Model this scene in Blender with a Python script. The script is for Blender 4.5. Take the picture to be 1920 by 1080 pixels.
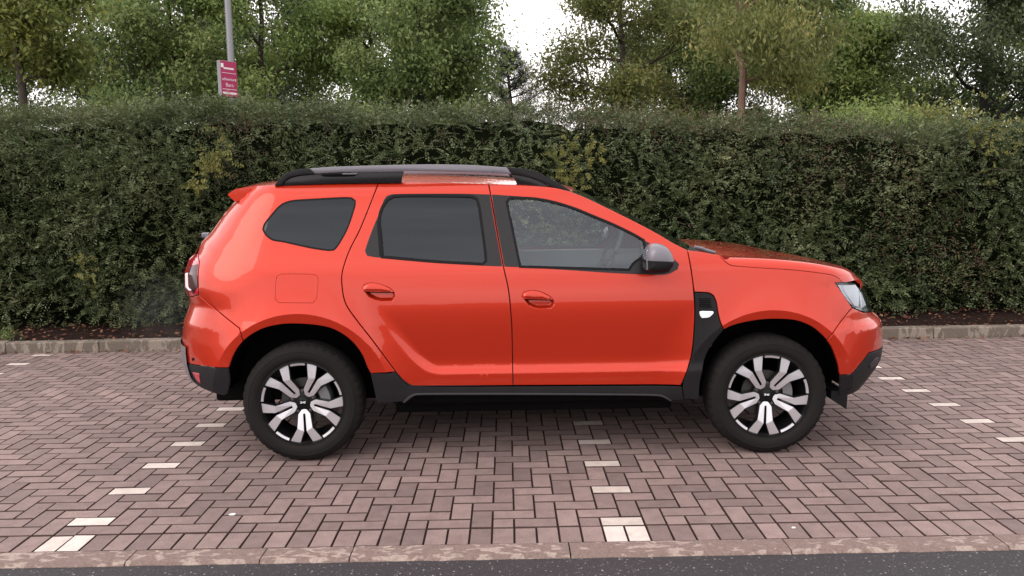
import bpy, bmesh, math, random
import numpy as np
from mathutils import Matrix, Vector
from mathutils.geometry import delaunay_2d_cdt

R = math.radians
random.seed(7)
scene = bpy.context.scene
for o in list(bpy.data.objects):
    bpy.data.objects.remove(o, do_unlink=True)
col = scene.collection

# ------------------------------------------------------------------ camera
CX, CY, CZ, YAW, PIT, ROLL, FPX = -0.1507, -5.516, 1.5613, 0.0057, 0.1226, 0.0153, 1555.1
CAM = np.array([CX, CY, CZ])
FWD = np.array([math.sin(YAW)*math.cos(PIT), math.cos(YAW)*math.cos(PIT), -math.sin(PIT)])
_r0 = np.array([math.cos(YAW), -math.sin(YAW), 0.0])
_u0 = np.cross(_r0, FWD)
RGT = _r0*math.cos(ROLL) - _u0*math.sin(ROLL)
UPV = np.cross(RGT, FWD)
cam_data = bpy.data.cameras.new('camera')
cam_data.sensor_width = 36.0
cam_data.lens = 36.0*FPX/1920.0
cam_data.clip_start = 0.05
cam_data.clip_end = 3000
cam = bpy.data.objects.new('camera', cam_data)
col.objects.link(cam)
M = Matrix(((RGT[0], UPV[0], -FWD[0], CX), (RGT[1], UPV[1], -FWD[1], CY), (RGT[2], UPV[2], -FWD[2], CZ), (0, 0, 0, 1)))
cam.matrix_world = M
scene.camera = cam

# ------------------------------------------------------------------ sky, sun, exposure
SUN_AZ = R(-55)      # measured at the car, from the camera side (-y) round towards the rear of the car (-x)
SUN_EL = R(33)
world = bpy.data.worlds.new('World')
scene.world = world
world.use_nodes = True
wn = world.node_tree
wn.nodes.clear()
wo = wn.nodes.new('ShaderNodeOutputWorld')
bg = wn.nodes.new('ShaderNodeBackground')
sky = wn.nodes.new('ShaderNodeTexSky')
sky.sky_type = 'NISHITA'
sky.sun_disc = False
sky.sun_elevation = SUN_EL
sun_dir = np.array([math.sin(SUN_AZ)*math.cos(SUN_EL), -math.cos(SUN_AZ)*math.cos(SUN_EL), math.sin(SUN_EL)])
sky.sun_rotation = math.atan2(sun_dir[0], sun_dir[1])
sky.dust_density = 3.0
mixw = wn.nodes.new('ShaderNodeMix')
mixw.data_type = 'RGBA'
mixw.inputs['Factor'].default_value = 0.88          # a closed, bright cloud layer over the clear sky
cl_noise = wn.nodes.new('ShaderNodeTexNoise')
cl_noise.inputs['Scale'].default_value = 2.6
cl_noise.inputs['Detail'].default_value = 5
cl_ramp = wn.nodes.new('ShaderNodeValToRGB')
cl_ramp.color_ramp.elements[0].position = 0.3
cl_ramp.color_ramp.elements[0].color = (8.6, 8.2, 8.3, 1)
cl_ramp.color_ramp.elements[1].position = 0.7
cl_ramp.color_ramp.elements[1].color = (13.6, 12.8, 12.4, 1)
cl_tc = wn.nodes.new('ShaderNodeTexCoord')
cl_map = wn.nodes.new('ShaderNodeMapping')
cl_map.inputs['Rotation'].default_value = (0.25, 0.35, 0.3)
cl_map.inputs['Scale'].default_value = (0.8, 1.0, 4.0)      # long streaks of stratus
wn.links.new(cl_tc.outputs['Generated'], cl_map.inputs['Vector'])
wn.links.new(cl_map.outputs[0], cl_noise.inputs['Vector'])
wn.links.new(cl_noise.outputs['Fac'], cl_ramp.inputs['Fac'])
wn.links.new(sky.outputs[0], mixw.inputs['A'])
wn.links.new(cl_ramp.outputs['Color'], mixw.inputs['B'])
wn.links.new(mixw.outputs['Result'], bg.inputs['Color'])
bg.inputs['Strength'].default_value = 0.10
wn.links.new(bg.outputs[0], wo.inputs['Surface'])

sun_data = bpy.data.lights.new('sun', 'SUN')
sun_data.energy = 0.65
sun_data.angle = R(45)
sun_data.color = (1.0, 0.93, 0.86)
sun = bpy.data.objects.new('sun', sun_data)
col.objects.link(sun)
sun.rotation_euler = Vector(-sun_dir).to_track_quat('-Z', 'Y').to_euler()

scene.view_settings.view_transform = 'Standard'
scene.view_settings.look = 'None'
scene.view_settings.exposure = 0.95
scene.view_settings.gamma = 1.0
scene.view_settings.use_curve_mapping = False
scene.render.engine = 'CYCLES'
scene.cycles.max_bounces = 8
scene.cycles.transparent_max_bounces = 12
scene.cycles.caustics_reflective = False
scene.cycles.caustics_refractive = False

# ------------------------------------------------------------------ geometry helpers
def proj(P):
    d = np.asarray(P, float) - CAM
    z = d @ FWD
    return np.stack([960 + FPX*(d @ RGT)/z, 540 - FPX*(d @ UPV)/z], -1)

def ray(px, py):
    d = FWD + RGT*((px-960)/FPX) - UPV*((py-540)/FPX)
    return d/np.linalg.norm(d)

def on_y(px, py, y):
    d = ray(px, py); t = (y-CY)/d[1]
    return CAM + d*t

def on_z(px, py, z=0.0):
    d = ray(px, py); t = (z-CZ)/d[2]
    return CAM + d*t

def link(o, parent=None):
    col.objects.link(o)
    if parent is not None:
        o.parent = parent
    return o

def mesh_obj(name, verts, faces, mat, parent=None, smooth=False, normals=None):
    me = bpy.data.meshes.new(name)
    me.from_pydata([tuple(map(float, v)) for v in verts], [], [tuple(map(int, f)) for f in faces])
    if smooth:
        me.shade_smooth()
    if normals is not None:
        me.normals_split_custom_set_from_vertices([tuple(map(float, n)) for n in normals])
    if mat is not None:
        me.materials.append(mat)
    me.update()
    return link(bpy.data.objects.new(name, me), parent)

def fast_mesh(name, verts, quads, mat, parent=None, smooth=False):
    """verts (n,3), quads (m,4) or (m,3) numpy arrays"""
    me = bpy.data.meshes.new(name)
    n, m, k = len(verts), len(quads), quads.shape[1]
    me.vertices.add(n)
    me.vertices.foreach_set('co', np.ascontiguousarray(verts, np.float32).ravel())
    me.loops.add(m*k)
    me.loops.foreach_set('vertex_index', np.ascontiguousarray(quads, np.int32).ravel())
    me.polygons.add(m)
    me.polygons.foreach_set('loop_start', np.arange(0, m*k, k, dtype=np.int32))
    me.polygons.foreach_set('use_smooth', np.full(m, bool(smooth)))
    me.update(calc_edges=True)
    if mat is not None:
        me.materials.append(mat)
    return link(bpy.data.objects.new(name, me), parent)

def tag(o, label=None, cat=None, group=None, kind=None):
    if label: o['label'] = label
    if cat: o['category'] = cat
    if group: o['group'] = group
    if kind: o['kind'] = kind
    return o

def empty(name, loc=(0, 0, 0), parent=None):
    o = bpy.data.objects.new(name, None)
    o.empty_display_size = 0.2
    o.location = loc
    return link(o, parent)

class MB:
    """collects simple solids into one mesh"""
    def __init__(s): s.v = []; s.f = []
    def add(s, v, f):
        b = len(s.v); s.v += [tuple(p) for p in v]; s.f += [tuple(i+b for i in q) for q in f]
    def box(s, a, b, rot=None, loc=(0, 0, 0)):
        (x0, y0, z0), (x1, y1, z1) = a, b
        v = [(x0,y0,z0),(x1,y0,z0),(x1,y1,z0),(x0,y1,z0),(x0,y0,z1),(x1,y0,z1),(x1,y1,z1),(x0,y1,z1)]
        if rot is not None:
            v = [tuple(rot @ Vector(p) + Vector(loc)) for p in v]
        s.add(v, [(0,3,2,1),(4,5,6,7),(0,1,5,4),(1,2,6,5),(2,3,7,6),(3,0,4,7)])
    def tube(s, pts, rads, n=8, cap=True):
        pts = [Vector(p) for p in pts]
        if not hasattr(rads, '__len__'): rads = [rads]*len(pts)
        rings = []
        up = Vector((0.13, 0.21, 0.97))
        for i, p in enumerate(pts):
            d = (pts[min(i+1, len(pts)-1)] - pts[max(i-1, 0)]).normalized()
            if abs(d.dot(up)) > 0.95: ref = Vector((1, 0, 0.1))
            else: ref = up
            a = d.cross(ref).normalized(); b = d.cross(a)
            rings.append([p + (a*math.cos(2*math.pi*k/n) + b*math.sin(2*math.pi*k/n))*rads[i] for k in range(n)])
        v = [q for r in rings for q in r]; f = []
        for i in range(len(pts)-1):
            for k in range(n):
                f.append((i*n+k, i*n+(k+1) % n, (i+1)*n+(k+1) % n, (i+1)*n+k))
        if cap:
            f.append(tuple(range(n-1, -1, -1))); f.append(tuple((len(pts)-1)*n+k for k in range(n)))
        s.add(v, f)
    def lathe(s, prof, n=48, axis='y', c=(0, 0, 0), a0=0.0, a1=2*math.pi):
        """prof: list of (radius, offset along the axis)"""
        full = abs(a1-a0-2*math.pi) < 1e-6
        m = n if full else n+1
        v = []; f = []
        for r, h in prof:
            for k in range(m):
                t = a0 + (a1-a0)*k/n
                if axis == 'y': v.append((c[0]+r*math.cos(t), c[1]+h, c[2]+r*math.sin(t)))
                elif axis == 'z': v.append((c[0]+r*math.cos(t), c[1]+r*math.sin(t), c[2]+h))
                else: v.append((c[0]+h, c[1]+r*math.cos(t), c[2]+r*math.sin(t)))
        for i in range(len(prof)-1):
            for k in range(n if full else n):
                k2 = (k+1) % m
                f.append((i*m+k, i*m+k2, (i+1)*m+k2, (i+1)*m+k))
        s.add(v, f)
    def prism(s, poly, y0, y1):
        """polygon in (x,z) extruded along y"""
        n = len(poly)
        v = [(x, y0, z) for x, z in poly] + [(x, y1, z) for x, z in poly]
        f = [tuple(range(n)), tuple(range(2*n-1, n-1, -1))]
        for i in range(n):
            j = (i+1) % n
            f.append((i, i+n, j+n, j))
        s.add(v, f)
    def build(s, name, mat, parent=None, smooth=False, bevel=0.0, seg=2, angle=None):
        o = mesh_obj(name, s.v, s.f, mat, parent, smooth)
        bm = bmesh.new(); bm.from_mesh(o.data)
        bmesh.ops.recalc_face_normals(bm, faces=bm.faces)
        if bevel > 0:
            bmesh.ops.bevel(bm, geom=[e for e in bm.edges if len(e.link_faces) == 2 and e.calc_face_angle(0) > 0.5],
                            offset=bevel, segments=seg, affect='EDGES', profile=0.5)
        bm.to_mesh(o.data); bm.free()
        if smooth or angle:
            o.data.shade_smooth()
            o.data.set_sharp_from_angle(angle=R(angle or 40))
        return o

def grid_obj(name, P, mat, parent=None, smooth=True, flip=False):
    """P: (n,m,3) grid of points"""
    P = np.asarray(P, float); n, m = P.shape[:2]
    idx = np.arange(n*m).reshape(n, m)
    q = np.stack([idx[:-1, :-1], idx[1:, :-1], idx[1:, 1:], idx[:-1, 1:]], -1).reshape(-1, 4)
    if flip: q = q[:, ::-1]
    return fast_mesh(name, P.reshape(-1, 3), q, mat, parent, smooth)

def pchip(xs, ys):
    xs = np.asarray(xs, float); ys = np.asarray(ys, float)
    h = np.diff(xs); d = np.diff(ys)/h
    m = np.zeros_like(xs)
    for i in range(1, len(xs)-1):
        if d[i-1]*d[i] > 0:
            w1 = 2*h[i]+h[i-1]; w2 = h[i]+2*h[i-1]
            m[i] = (w1+w2)/(w1/d[i-1]+w2/d[i])
    m[0] = d[0]; m[-1] = d[-1]
    def f(x):
        x = np.clip(x, xs[0], xs[-1])
        i = np.clip(np.searchsorted(xs, x)-1, 0, len(xs)-2)
        t = (x-xs[i])/h[i]
        return ((1+2*t)*(1-t)**2*ys[i] + t*(1-t)**2*h[i]*m[i] + t*t*(3-2*t)*ys[i+1] + t*t*(t-1)*h[i]*m[i+1])
    return f

def sstep(a, b, x):
    t = np.clip((np.asarray(x, float)-a)/(b-a), 0, 1)
    return t*t*(3-2*t)

# ------------------------------------------------------------------ materials
def new_mat(name):
    m = bpy.data.materials.new(name); m.use_nodes = True
    nt = m.node_tree
    return m, nt, nt.nodes['Principled BSDF']

def setp(b, **kw):
    names = dict(color='Base Color', rough='Roughness', metal='Metallic', coat='Coat Weight', coat_rough='Coat Roughness',
                 spec='Specular IOR Level', trans='Transmission Weight', ior='IOR', alpha='Alpha', sheen='Sheen Weight',
                 emit='Emission Color', estr='Emission Strength')
    for k, v in kw.items():
        if k in ('color', 'emit') and len(v) == 3: v = (*v, 1)
        b.inputs[names[k]].default_value = v

def plain(name, color, rough=0.5, bump=0.0, bscale=200.0, var=0.0, vscale=8.0, **kw):
    m, nt, b = new_mat(name)
    setp(b, color=color, rough=rough, **kw)
    tc = nt.nodes.new('ShaderNodeTexCoord')
    if var > 0:
        n = nt.nodes.new('ShaderNodeTexNoise'); n.inputs['Scale'].default_value = vscale; n.inputs['Detail'].default_value = 6
        nt.links.new(tc.outputs['Object'], n.inputs['Vector'])
        mx = nt.nodes.new('ShaderNodeMix'); mx.data_type = 'RGBA'
        mx.inputs['A'].default_value = (*[c*(1-var) for c in color], 1)
        mx.inputs['B'].default_value = (*[min(1, c*(1+var)) for c in color], 1)
        nt.links.new(n.outputs['Fac'], mx.inputs['Factor']); nt.links.new(mx.outputs['Result'], b.inputs['Base Color'])
        mr = nt.nodes.new('ShaderNodeMapRange'); mr.inputs['To Min'].default_value = max(0, rough-0.12); mr.inputs['To Max'].default_value = min(1, rough+0.12)
        nt.links.new(n.outputs['Fac'], mr.inputs['Value']); nt.links.new(mr.outputs[0], b.inputs['Roughness'])
    if bump > 0:
        n2 = nt.nodes.new('ShaderNodeTexNoise'); n2.inputs['Scale'].default_value = bscale; n2.inputs['Detail'].default_value = 3
        nt.links.new(tc.outputs['Object'], n2.inputs['Vector'])
        bp = nt.nodes.new('ShaderNodeBump'); bp.inputs['Strength'].default_value = bump; bp.inputs['Distance'].default_value = 0.002
        nt.links.new(n2.outputs['Fac'], bp.inputs['Height']); nt.links.new(bp.outputs[0], b.inputs['Normal'])
    return m

def ramp(nt, stops):
    r = nt.nodes.new('ShaderNodeValToRGB')
    e = r.color_ramp.elements
    while len(e) < len(stops): e.new(0.5)
    for i, (p, c) in enumerate(stops):
        e[i].position = p; e[i].color = (*c, 1)
    return r

def glass_mat(name, tint, refl_rough=0.0, ior=1.5, gain=1.05, haze=0.0):
    m = bpy.data.materials.new(name); m.use_nodes = True
    nt = m.node_tree; nt.nodes.clear()
    out = nt.nodes.new('ShaderNodeOutputMaterial')
    tr = nt.nodes.new('ShaderNodeBsdfTransparent'); tr.inputs[0].default_value = (*tint, 1)
    gl = nt.nodes.new('ShaderNodeBsdfGlossy'); gl.inputs['Color'].default_value = (0.84, 0.92, 1.0, 1); gl.inputs['Roughness'].default_value = refl_rough
    fr = nt.nodes.new('ShaderNodeFresnel'); fr.inputs['IOR'].default_value = ior
    mu = nt.nodes.new('ShaderNodeMath'); mu.operation = 'MULTIPLY'; mu.inputs[1].default_value = gain; mu.use_clamp = True
    mx = nt.nodes.new('ShaderNodeMixShader')
    nt.links.new(fr.outputs[0], mu.inputs[0]); nt.links.new(mu.outputs[0], mx.inputs[0])
    last = tr.outputs[0]
    if haze > 0:
        df = nt.nodes.new('ShaderNodeBsdfDiffuse'); df.inputs[0].default_value = (0.6, 0.62, 0.66, 1)
        m2 = nt.nodes.new('ShaderNodeMixShader'); m2.inputs[0].default_value = haze
        nt.links.new(tr.outputs[0], m2.inputs[1]); nt.links.new(df.outputs[0], m2.inputs[2]); last = m2.outputs[0]
    nt.links.new(last, mx.inputs[1]); nt.links.new(gl.outputs[0], mx.inputs[2])
    nt.links.new(mx.outputs[0], out.inputs['Surface'])
    return m

def leaf_mat(name, stops, nscale=1.2, trans=0.35, rough=0.5):
    """leaf colour varies by clump (noise in space) and from leaf to leaf"""
    m = bpy.data.materials.new(name); m.use_nodes = True
    nt = m.node_tree; nt.nodes.clear()
    out = nt.nodes.new('ShaderNodeOutputMaterial')
    geo = nt.nodes.new('ShaderNodeNewGeometry'); tc = nt.nodes.new('ShaderNodeTexCoord')
    n = nt.nodes.new('ShaderNodeTexNoise'); n.inputs['Scale'].default_value = nscale; n.inputs['Detail'].default_value = 3
    nt.links.new(tc.outputs['Object'], n.inputs['Vector'])
    ad = nt.nodes.new('ShaderNodeMath'); ad.operation = 'MULTIPLY_ADD'
    ad.inputs[1].default_value = 0.45
    nt.links.new(geo.outputs['Random Per Island'], ad.inputs[0])
    s = nt.nodes.new('ShaderNodeMath'); s.operation = 'MULTIPLY_ADD'; s.inputs[1].default_value = 1.1; s.inputs[2].default_value = -0.27
    nt.links.new(n.outputs['Fac'], s.inputs[0]); nt.links.new(s.outputs[0], ad.inputs[2])
    rp = ramp(nt, stops); nt.links.new(ad.outputs[0], rp.inputs[0])
    pb = nt.nodes.new('ShaderNodeBsdfPrincipled'); pb.inputs['Roughness'].default_value = rough
    pb.inputs['Specular IOR Level'].default_value = 0.35
    tl = nt.nodes.new('ShaderNodeBsdfTranslucent')
    mx = nt.nodes.new('ShaderNodeMixShader'); mx.inputs[0].default_value = trans
    nt.links.new(rp.outputs[0], pb.inputs['Base Color']); nt.links.new(rp.outputs[0], tl.inputs[0])
    nt.links.new(pb.outputs[0], mx.inputs[1]); nt.links.new(tl.outputs[0], mx.inputs[2]); nt.links.new(mx.outputs[0], out.inputs['Surface'])
    return m

def paint_mat():
    m, nt, b = new_mat('orange_red_paint')
    setp(b, color=(0.49, 0.025, 0.006), rough=0.36, metal=0.45, coat=1.0, coat_rough=0.015, spec=0.22)
    b.inputs['Coat IOR'].default_value = 1.43
    tc = nt.nodes.new('ShaderNodeTexCoord')
    # very soft orange peel plus a film of dust
    n = nt.nodes.new('ShaderNodeTexNoise'); n.inputs['Scale'].default_value = 35; n.inputs['Detail'].default_value = 2
    nt.links.new(tc.outputs['Object'], n.inputs['Vector'])
    bp = nt.nodes.new('ShaderNodeBump'); bp.inputs['Strength'].default_value = 0.012; bp.inputs['Distance'].default_value = 0.01
    nt.links.new(n.outputs['Fac'], bp.inputs['Height']); nt.links.new(bp.outputs[0], b.inputs['Coat Normal'])
    n3 = nt.nodes.new('ShaderNodeTexNoise'); n3.inputs['Scale'].default_value = 3; n3.inputs['Detail'].default_value = 8
    nt.links.new(tc.outputs['Object'], n3.inputs['Vector'])
    mr = nt.nodes.new('ShaderNodeMapRange'); mr.inputs['From Min'].default_value = 0.35; mr.inputs['From Max'].default_value = 0.75
    mr.inputs['To Min'].default_value = 0.012; mr.inputs['To Max'].default_value = 0.05
    nt.links.new(n3.outputs['Fac'], mr.inputs['Value']); nt.links.new(mr.outputs[0], b.inputs['Coat Roughness'])
    return m

MAT = {}
MAT['paint'] = paint_mat()
MAT['cladding'] = plain('black_grained_plastic', (0.013, 0.012, 0.014), 0.55, bump=0.25, bscale=600, var=0.2, vscale=5, spec=0.16)
MAT['gloss_black'] = plain('black_pillar_trim', (0.010, 0.009, 0.011), 0.28, var=0.1, vscale=6, spec=0.32)
MAT['rubber_seal'] = plain('black_rubber_seal', (0.008, 0.008, 0.009), 0.6, bump=0.1, spec=0.12)
MAT['dark'] = plain('dark_underbody', (0.006, 0.006, 0.006), 0.9, bump=0.3, bscale=60, var=0.3, spec=0.03)
MAT['liner'] = plain('wheel_arch_liner_felt', (0.006, 0.006, 0.006), 0.95, bump=0.4, bscale=90, spec=0.0)
MAT['silver'] = plain('satin_silver_plastic', (0.165, 0.155, 0.18), 0.30, var=0.05, metal=0.2)
MAT['sill_highlight'] = plain('sill_highlight_grey', (0.035, 0.034, 0.038), 0.35, bump=0.05, spec=0.3)  # grey for the painted highlight along the sill's lower edge
MAT['tyre'] = plain('tyre_rubber', (0.014, 0.0125, 0.0125), 0.75, bump=0.15, bscale=120, var=0.35, vscale=7, spec=0.10)
MAT['alloy'] = plain('machined_alloy', (0.60, 0.59, 0.63), 0.30, bump=0.03, bscale=300, metal=0.62)
MAT['alloy_dark'] = plain('black_wheel_enamel', (0.006, 0.006, 0.007), 0.3, bump=0.02, spec=0.2)
MAT['disc'] = plain('brake_disc_steel', (0.07, 0.065, 0.065), 0.4, bump=0.1, metal=0.6)
MAT['caliper'] = plain('brake_caliper_metal', (0.22, 0.22, 0.23), 0.45, bump=0.1, metal=0.6)
MAT['white'] = plain('white_print', (0.8, 0.8, 0.8), 0.4, bump=0.02)
MAT['glass_clear'] = glass_mat('clear_side_glass', (0.93, 0.96, 0.97), ior=1.5, gain=1.7, haze=0.006)
MAT['glass_tint'] = glass_mat('privacy_glass', (0.05, 0.05, 0.055), ior=1.5, gain=1.05, haze=0.0)
MAT['glass_screen'] = glass_mat('windscreen_glass', (0.62, 0.70, 0.68), ior=1.5, gain=1.5)
MAT['lens'] = glass_mat('headlight_lens', (0.93, 0.95, 0.97), ior=1.45, gain=1.4)
MAT['lamp_silver'] = plain('headlight_reflector', (0.82, 0.82, 0.84), 0.16, metal=0.85, bump=0.02)
MAT['lamp_white'] = plain('headlight_light_guide', (0.85, 0.86, 0.9), 0.25, bump=0.02)
MAT['lamp_dark'] = plain('headlight_bezel', (0.06, 0.07, 0.08), 0.25, bump=0.02)
MAT['red_lens'] = plain('tail_light_red_lens', (0.42, 0.012, 0.03), 0.08, coat=1.0, bump=0.02)
MAT['red_dark'] = plain('tail_light_dark_lens', (0.04, 0.004, 0.009), 0.1, coat=0.2, spec=0.3, bump=0.02)
MAT['interior'] = plain('charcoal_interior_plastic', (0.06, 0.06, 0.065), 0.6, bump=0.2, bscale=300)
MAT['interior_light'] = plain('grey_door_card', (0.16, 0.17, 0.19), 0.6, bump=0.2, bscale=300)
MAT['seat'] = plain('dark_seat_fabric', (0.035, 0.036, 0.04), 0.85, bump=0.3, bscale=500)
MAT['headliner'] = plain('grey_headliner', (0.35, 0.35, 0.34), 0.9, bump=0.2, bscale=400)
MAT['mirror'] = plain('mirror_glass', (0.85, 0.85, 0.85), 0.02, metal=1.0, bump=0.001)

# ------------------------------------------------------------------ the car's side surface: half-width W(x, z)
WB = 1.337                      # half wheelbase
WZ = 0.343                      # wheel centre height
NF, MF, XCF = 3.2, 2.1, 1.40    # plan curve of the front corner
NR, MR, XCR = 3.0, 2.1, -1.42   # and of the rear corner
S_base = pchip([0.15, 0.25, 0.30, 0.34, 0.38, 0.42, 0.50, 0.60, 0.70, 0.78, 0.85, 0.90, 0.95, 1.00, 1.05, 1.09, 1.13, 1.20, 1.35, 1.50, 1.545, 1.58, 1.62],
               [0.78, 0.84, 0.872, 0.884, 0.886, 0.886, 0.890, 0.8925, 0.8940, 0.8940, 0.8922, 0.8896, 0.8852, 0.8790, 0.8708, 0.8625, 0.8500, 0.826, 0.772, 0.712, 0.690, 0.655, 0.58])
door_d = pchip([0.20, 0.500, 0.512, 0.528, 0.548, 0.565, 0.66, 0.78, 0.90, 1.2], [0.0, 0.0, 0.003, 0.013, 0.021, 0.0222, 0.0150, 0.0055, 0.0, 0.0])

XB = pchip([0.40, 0.50, 0.55, 0.62, 0.72, 0.82, 1.0], [-0.50, -0.60, -0.665, -0.735, -0.81, -0.875, -0.93])
def S_sec(x, z):
    s = S_base(z)
    # the doors' hollow above the sill ledge, ending along the rear wheel flare
    xb = XB(z)
    xf = 1.16 + 0*z
    m = sstep(0, 0.10, x-xb)*sstep(0, 0.22, xf-x)
    s = s - door_d(z)*m
    return s

def flare(x, z):
    f = 0
    for wx, r2, a in ((-WB, 0.525, 0.026), (WB, 0.503, 0.028)):
        r = np.hypot(x-wx, z-WZ)
        t = np.clip((r-r2)/0.20, 0, 1)
        o = a*(1-t)**2
        i = a - 0.13*(r2-r)
        g = np.where(r >= r2, o, np.maximum(i, 0.012))
        lo = sstep(0.20, 0.48, z)
        f = f + g*lo
    return f

XE_F = [np.array([0.2, 1.7]), np.array([2.1, 2.1])]
XE_R = [np.array([0.2, 1.7]), np.array([-2.15, -2.15])]

def xe_f(z): return np.interp(z, XE_F[0], XE_F[1])
def xe_r(z): return np.interp(z, XE_R[0], XE_R[1])

def Wf(x, z, xf=None, xr=None):
    x = np.asarray(x, float); z = np.asarray(z, float)
    xf = xe_f(z) if xf is None else xf
    xr = xe_r(z) if xr is None else xr
    s = S_sec(x, z) + flare(x, z)
    tf = np.clip((x-XCF)/(xf-XCF), 0, 1)
    tr = np.clip((x-XCR)/(xr-XCR), 0, 1)
    g = np.power(np.maximum(1-tf**NF, 0), 1/MF)*np.power(np.maximum(1-tr**NR, 0), 1/MR)
    return s*g

def gap_along(px, py, **kw):
    d = ray(px, py)
    ys = np.linspace(-1.05, -0.30, 1501)
    t = (ys-CY)/d[1]
    P = CAM + t[:, None]*d
    return P, -P[:, 1] - Wf(P[:, 0], P[:, 2], **kw)     # >0 outside the body, <0 inside

def hit(px, py, **kw):
    P, g = gap_along(px, py, **kw)
    k = np.where(g <= 0)[0]
    if len(k) == 0:
        return P[np.argmin(g)], False
    k = k[0]
    if k == 0: return P[0], True
    a = g[k-1]/(g[k-1]-g[k])
    return P[k-1]+(P[k]-P[k-1])*a, True

# outline of the body's ends in the photograph -> how far each height reaches to the front and rear
SIL_F = [(1610, 527), (1621, 543), (1629, 562), (1633, 577), (1634.5, 587), (1645.5, 594.5), (1652, 603), (1654, 625), (1654.5, 651), (1651, 671), (1643, 686), (1623, 711), (1611, 725), (1595, 738), (1586, 744)]
SIL_R = [(470, 350.5), (440, 377), (420, 400), (396, 434), (378, 452), (366, 475), (355, 484), (347, 508), (346.5, 535), (351, 549), (357, 566), (355.5, 574), (345, 604), (342.5, 629), (342.5, 650), (346, 680), (354, 700), (365, 715), (376, 724)]
def fit_ends(sil, front):
    zs, xs = [], []
    for px, py in sil:
        lo, hi = (1.75, 2.45) if front else (-1.55, -2.5)
        for _ in range(24):
            mid = 0.5*(lo+hi)
            P, g = gap_along(px, py, **({'xf': mid} if front else {'xr': mid}))
            if g.min() <= 0: hi = mid
            else: lo = mid
        P, g = gap_along(px, py, **({'xf': hi} if front else {'xr': hi}))
        zs.append(P[np.argmin(g)][2]); xs.append(hi)
    zs = np.array(zs); xs = np.array(xs); o = np.argsort(zs)
    return zs[o], xs[o]
XE_F = fit_ends(SIL_F, True)
XE_R = fit_ends(SIL_R, False)
# above the bonnet line the front limit just continues
YL = 0.50
def xlim(z, front=True, y=YL):
    """x where the body's plan curve has come in to half-width y"""
    z = np.asarray(z, float)
    s = np.maximum(S_base(z), y+0.02)
    if front: return XCF + (xe_f(z)-XCF)*np.power(1-(y/s)**MF, 1/NF)
    return XCR + (xe_r(z)-XCR)*np.power(1-(y/s)**MR, 1/NR)
def end_x(y, z, front=True):
    y = np.abs(y); z = np.asarray(z, float)
    s = np.maximum(S_base(z), y+0.01)
    if front: return XCF + (xe_f(z)-XCF)*np.power(np.maximum(1-(y/s)**MF, 0), 1/NF)
    return XCR + (xe_r(z)-XCR)*np.power(np.maximum(1-(y/s)**MR, 0), 1/NR)

def trace(pts):
    """pixels -> (x, z) on the body side; a third entry 'F'/'R' carries the point round to the front/rear end"""
    out = []
    for p in pts:
        P, ok = hit(p[0], p[1])
        if len(p) > 2:
            out.append((float(xlim(P[2], p[2] == 'F')), P[2]))
        else:
            out.append((P[0], P[2]))
    return np.array(out)

def smooth_poly(P, step=0.018, sharp=32):
    """Catmull-Rom through the soft corners, straight at the sharp ones, resampled"""
    n = len(P); out = []
    d = np.roll(P, -1, 0)-P
    ang = np.array([abs(math.degrees(math.atan2(d[i-1][0]*d[i][1]-d[i-1][1]*d[i][0], d[i-1] @ d[i]))) for i in range(n)])
    hard = ang > sharp
    for i in range(n):
        a, b = P[i], P[(i+1) % n]
        L = np.linalg.norm(b-a)
        if L < 1e-6: continue
        ta = (b-P[i-1])/2 if not hard[i] else (b-a)
        tb = (P[(i+2) % n]-a)/2 if not hard[(i+1) % n] else (b-a)
        for q in (0, 1):
            t = (ta, tb)[q]
            ln = np.linalg.norm(t)
            if ln > L: t *= L/ln
            if q == 0: ta = t
            else: tb = t
        k = max(1, int(math.ceil(L/step)))
        for j in range(k):
            t = j/k
            out.append((2*t**3-3*t**2+1)*a+(t**3-2*t**2+t)*ta+(-2*t**3+3*t**2)*b+(t**3-t**2)*tb)
    return np.array(out)

def area2(P):
    x, y = P[:, 0], P[:, 1]
    return 0.5*np.sum(x*np.roll(y, -1)-np.roll(x, -1)*y)

def inset(P, d):
    """positive d moves the outline inwards"""
    if area2(P) < 0: P = P[::-1]
    e = np.roll(P, -1, 0)-P
    e /= np.maximum(np.linalg.norm(e, axis=1), 1e-9)[:, None]
    nrm = np.stack([-e[:, 1], e[:, 0]], 1)          # inward for counter-clockwise
    a = nrm+np.roll(nrm, 1, 0)
    l = np.maximum(np.linalg.norm(a, axis=1), 0.5)
    a = a/(l[:, None]**2)*2
    return P+a*d

def in_poly(Q, P):
    x, y = Q[:, 0], Q[:, 1]; c = np.zeros(len(Q), bool)
    n = len(P)
    for i in range(n):
        x1, y1 = P[i]; x2, y2 = P[(i+1) % n]
        if y1 == y2: continue
        m = ((y1 > y) != (y2 > y)) & (x < (x2-x1)*(y-y1)/(y2-y1)+x1)
        c ^= m
    return c

def edge_dist(Q, P):
    A = P; B = np.roll(P, -1, 0); d = B-A
    L = np.maximum((d**2).sum(1), 1e-12)
    t = np.clip(((Q[:, None, :]-A[None])*d[None]).sum(2)/L[None], 0, 1)
    C = A[None]+t[..., None]*d[None]
    return np.sqrt(((Q[:, None, :]-C)**2).sum(2)).min(1)

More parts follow.
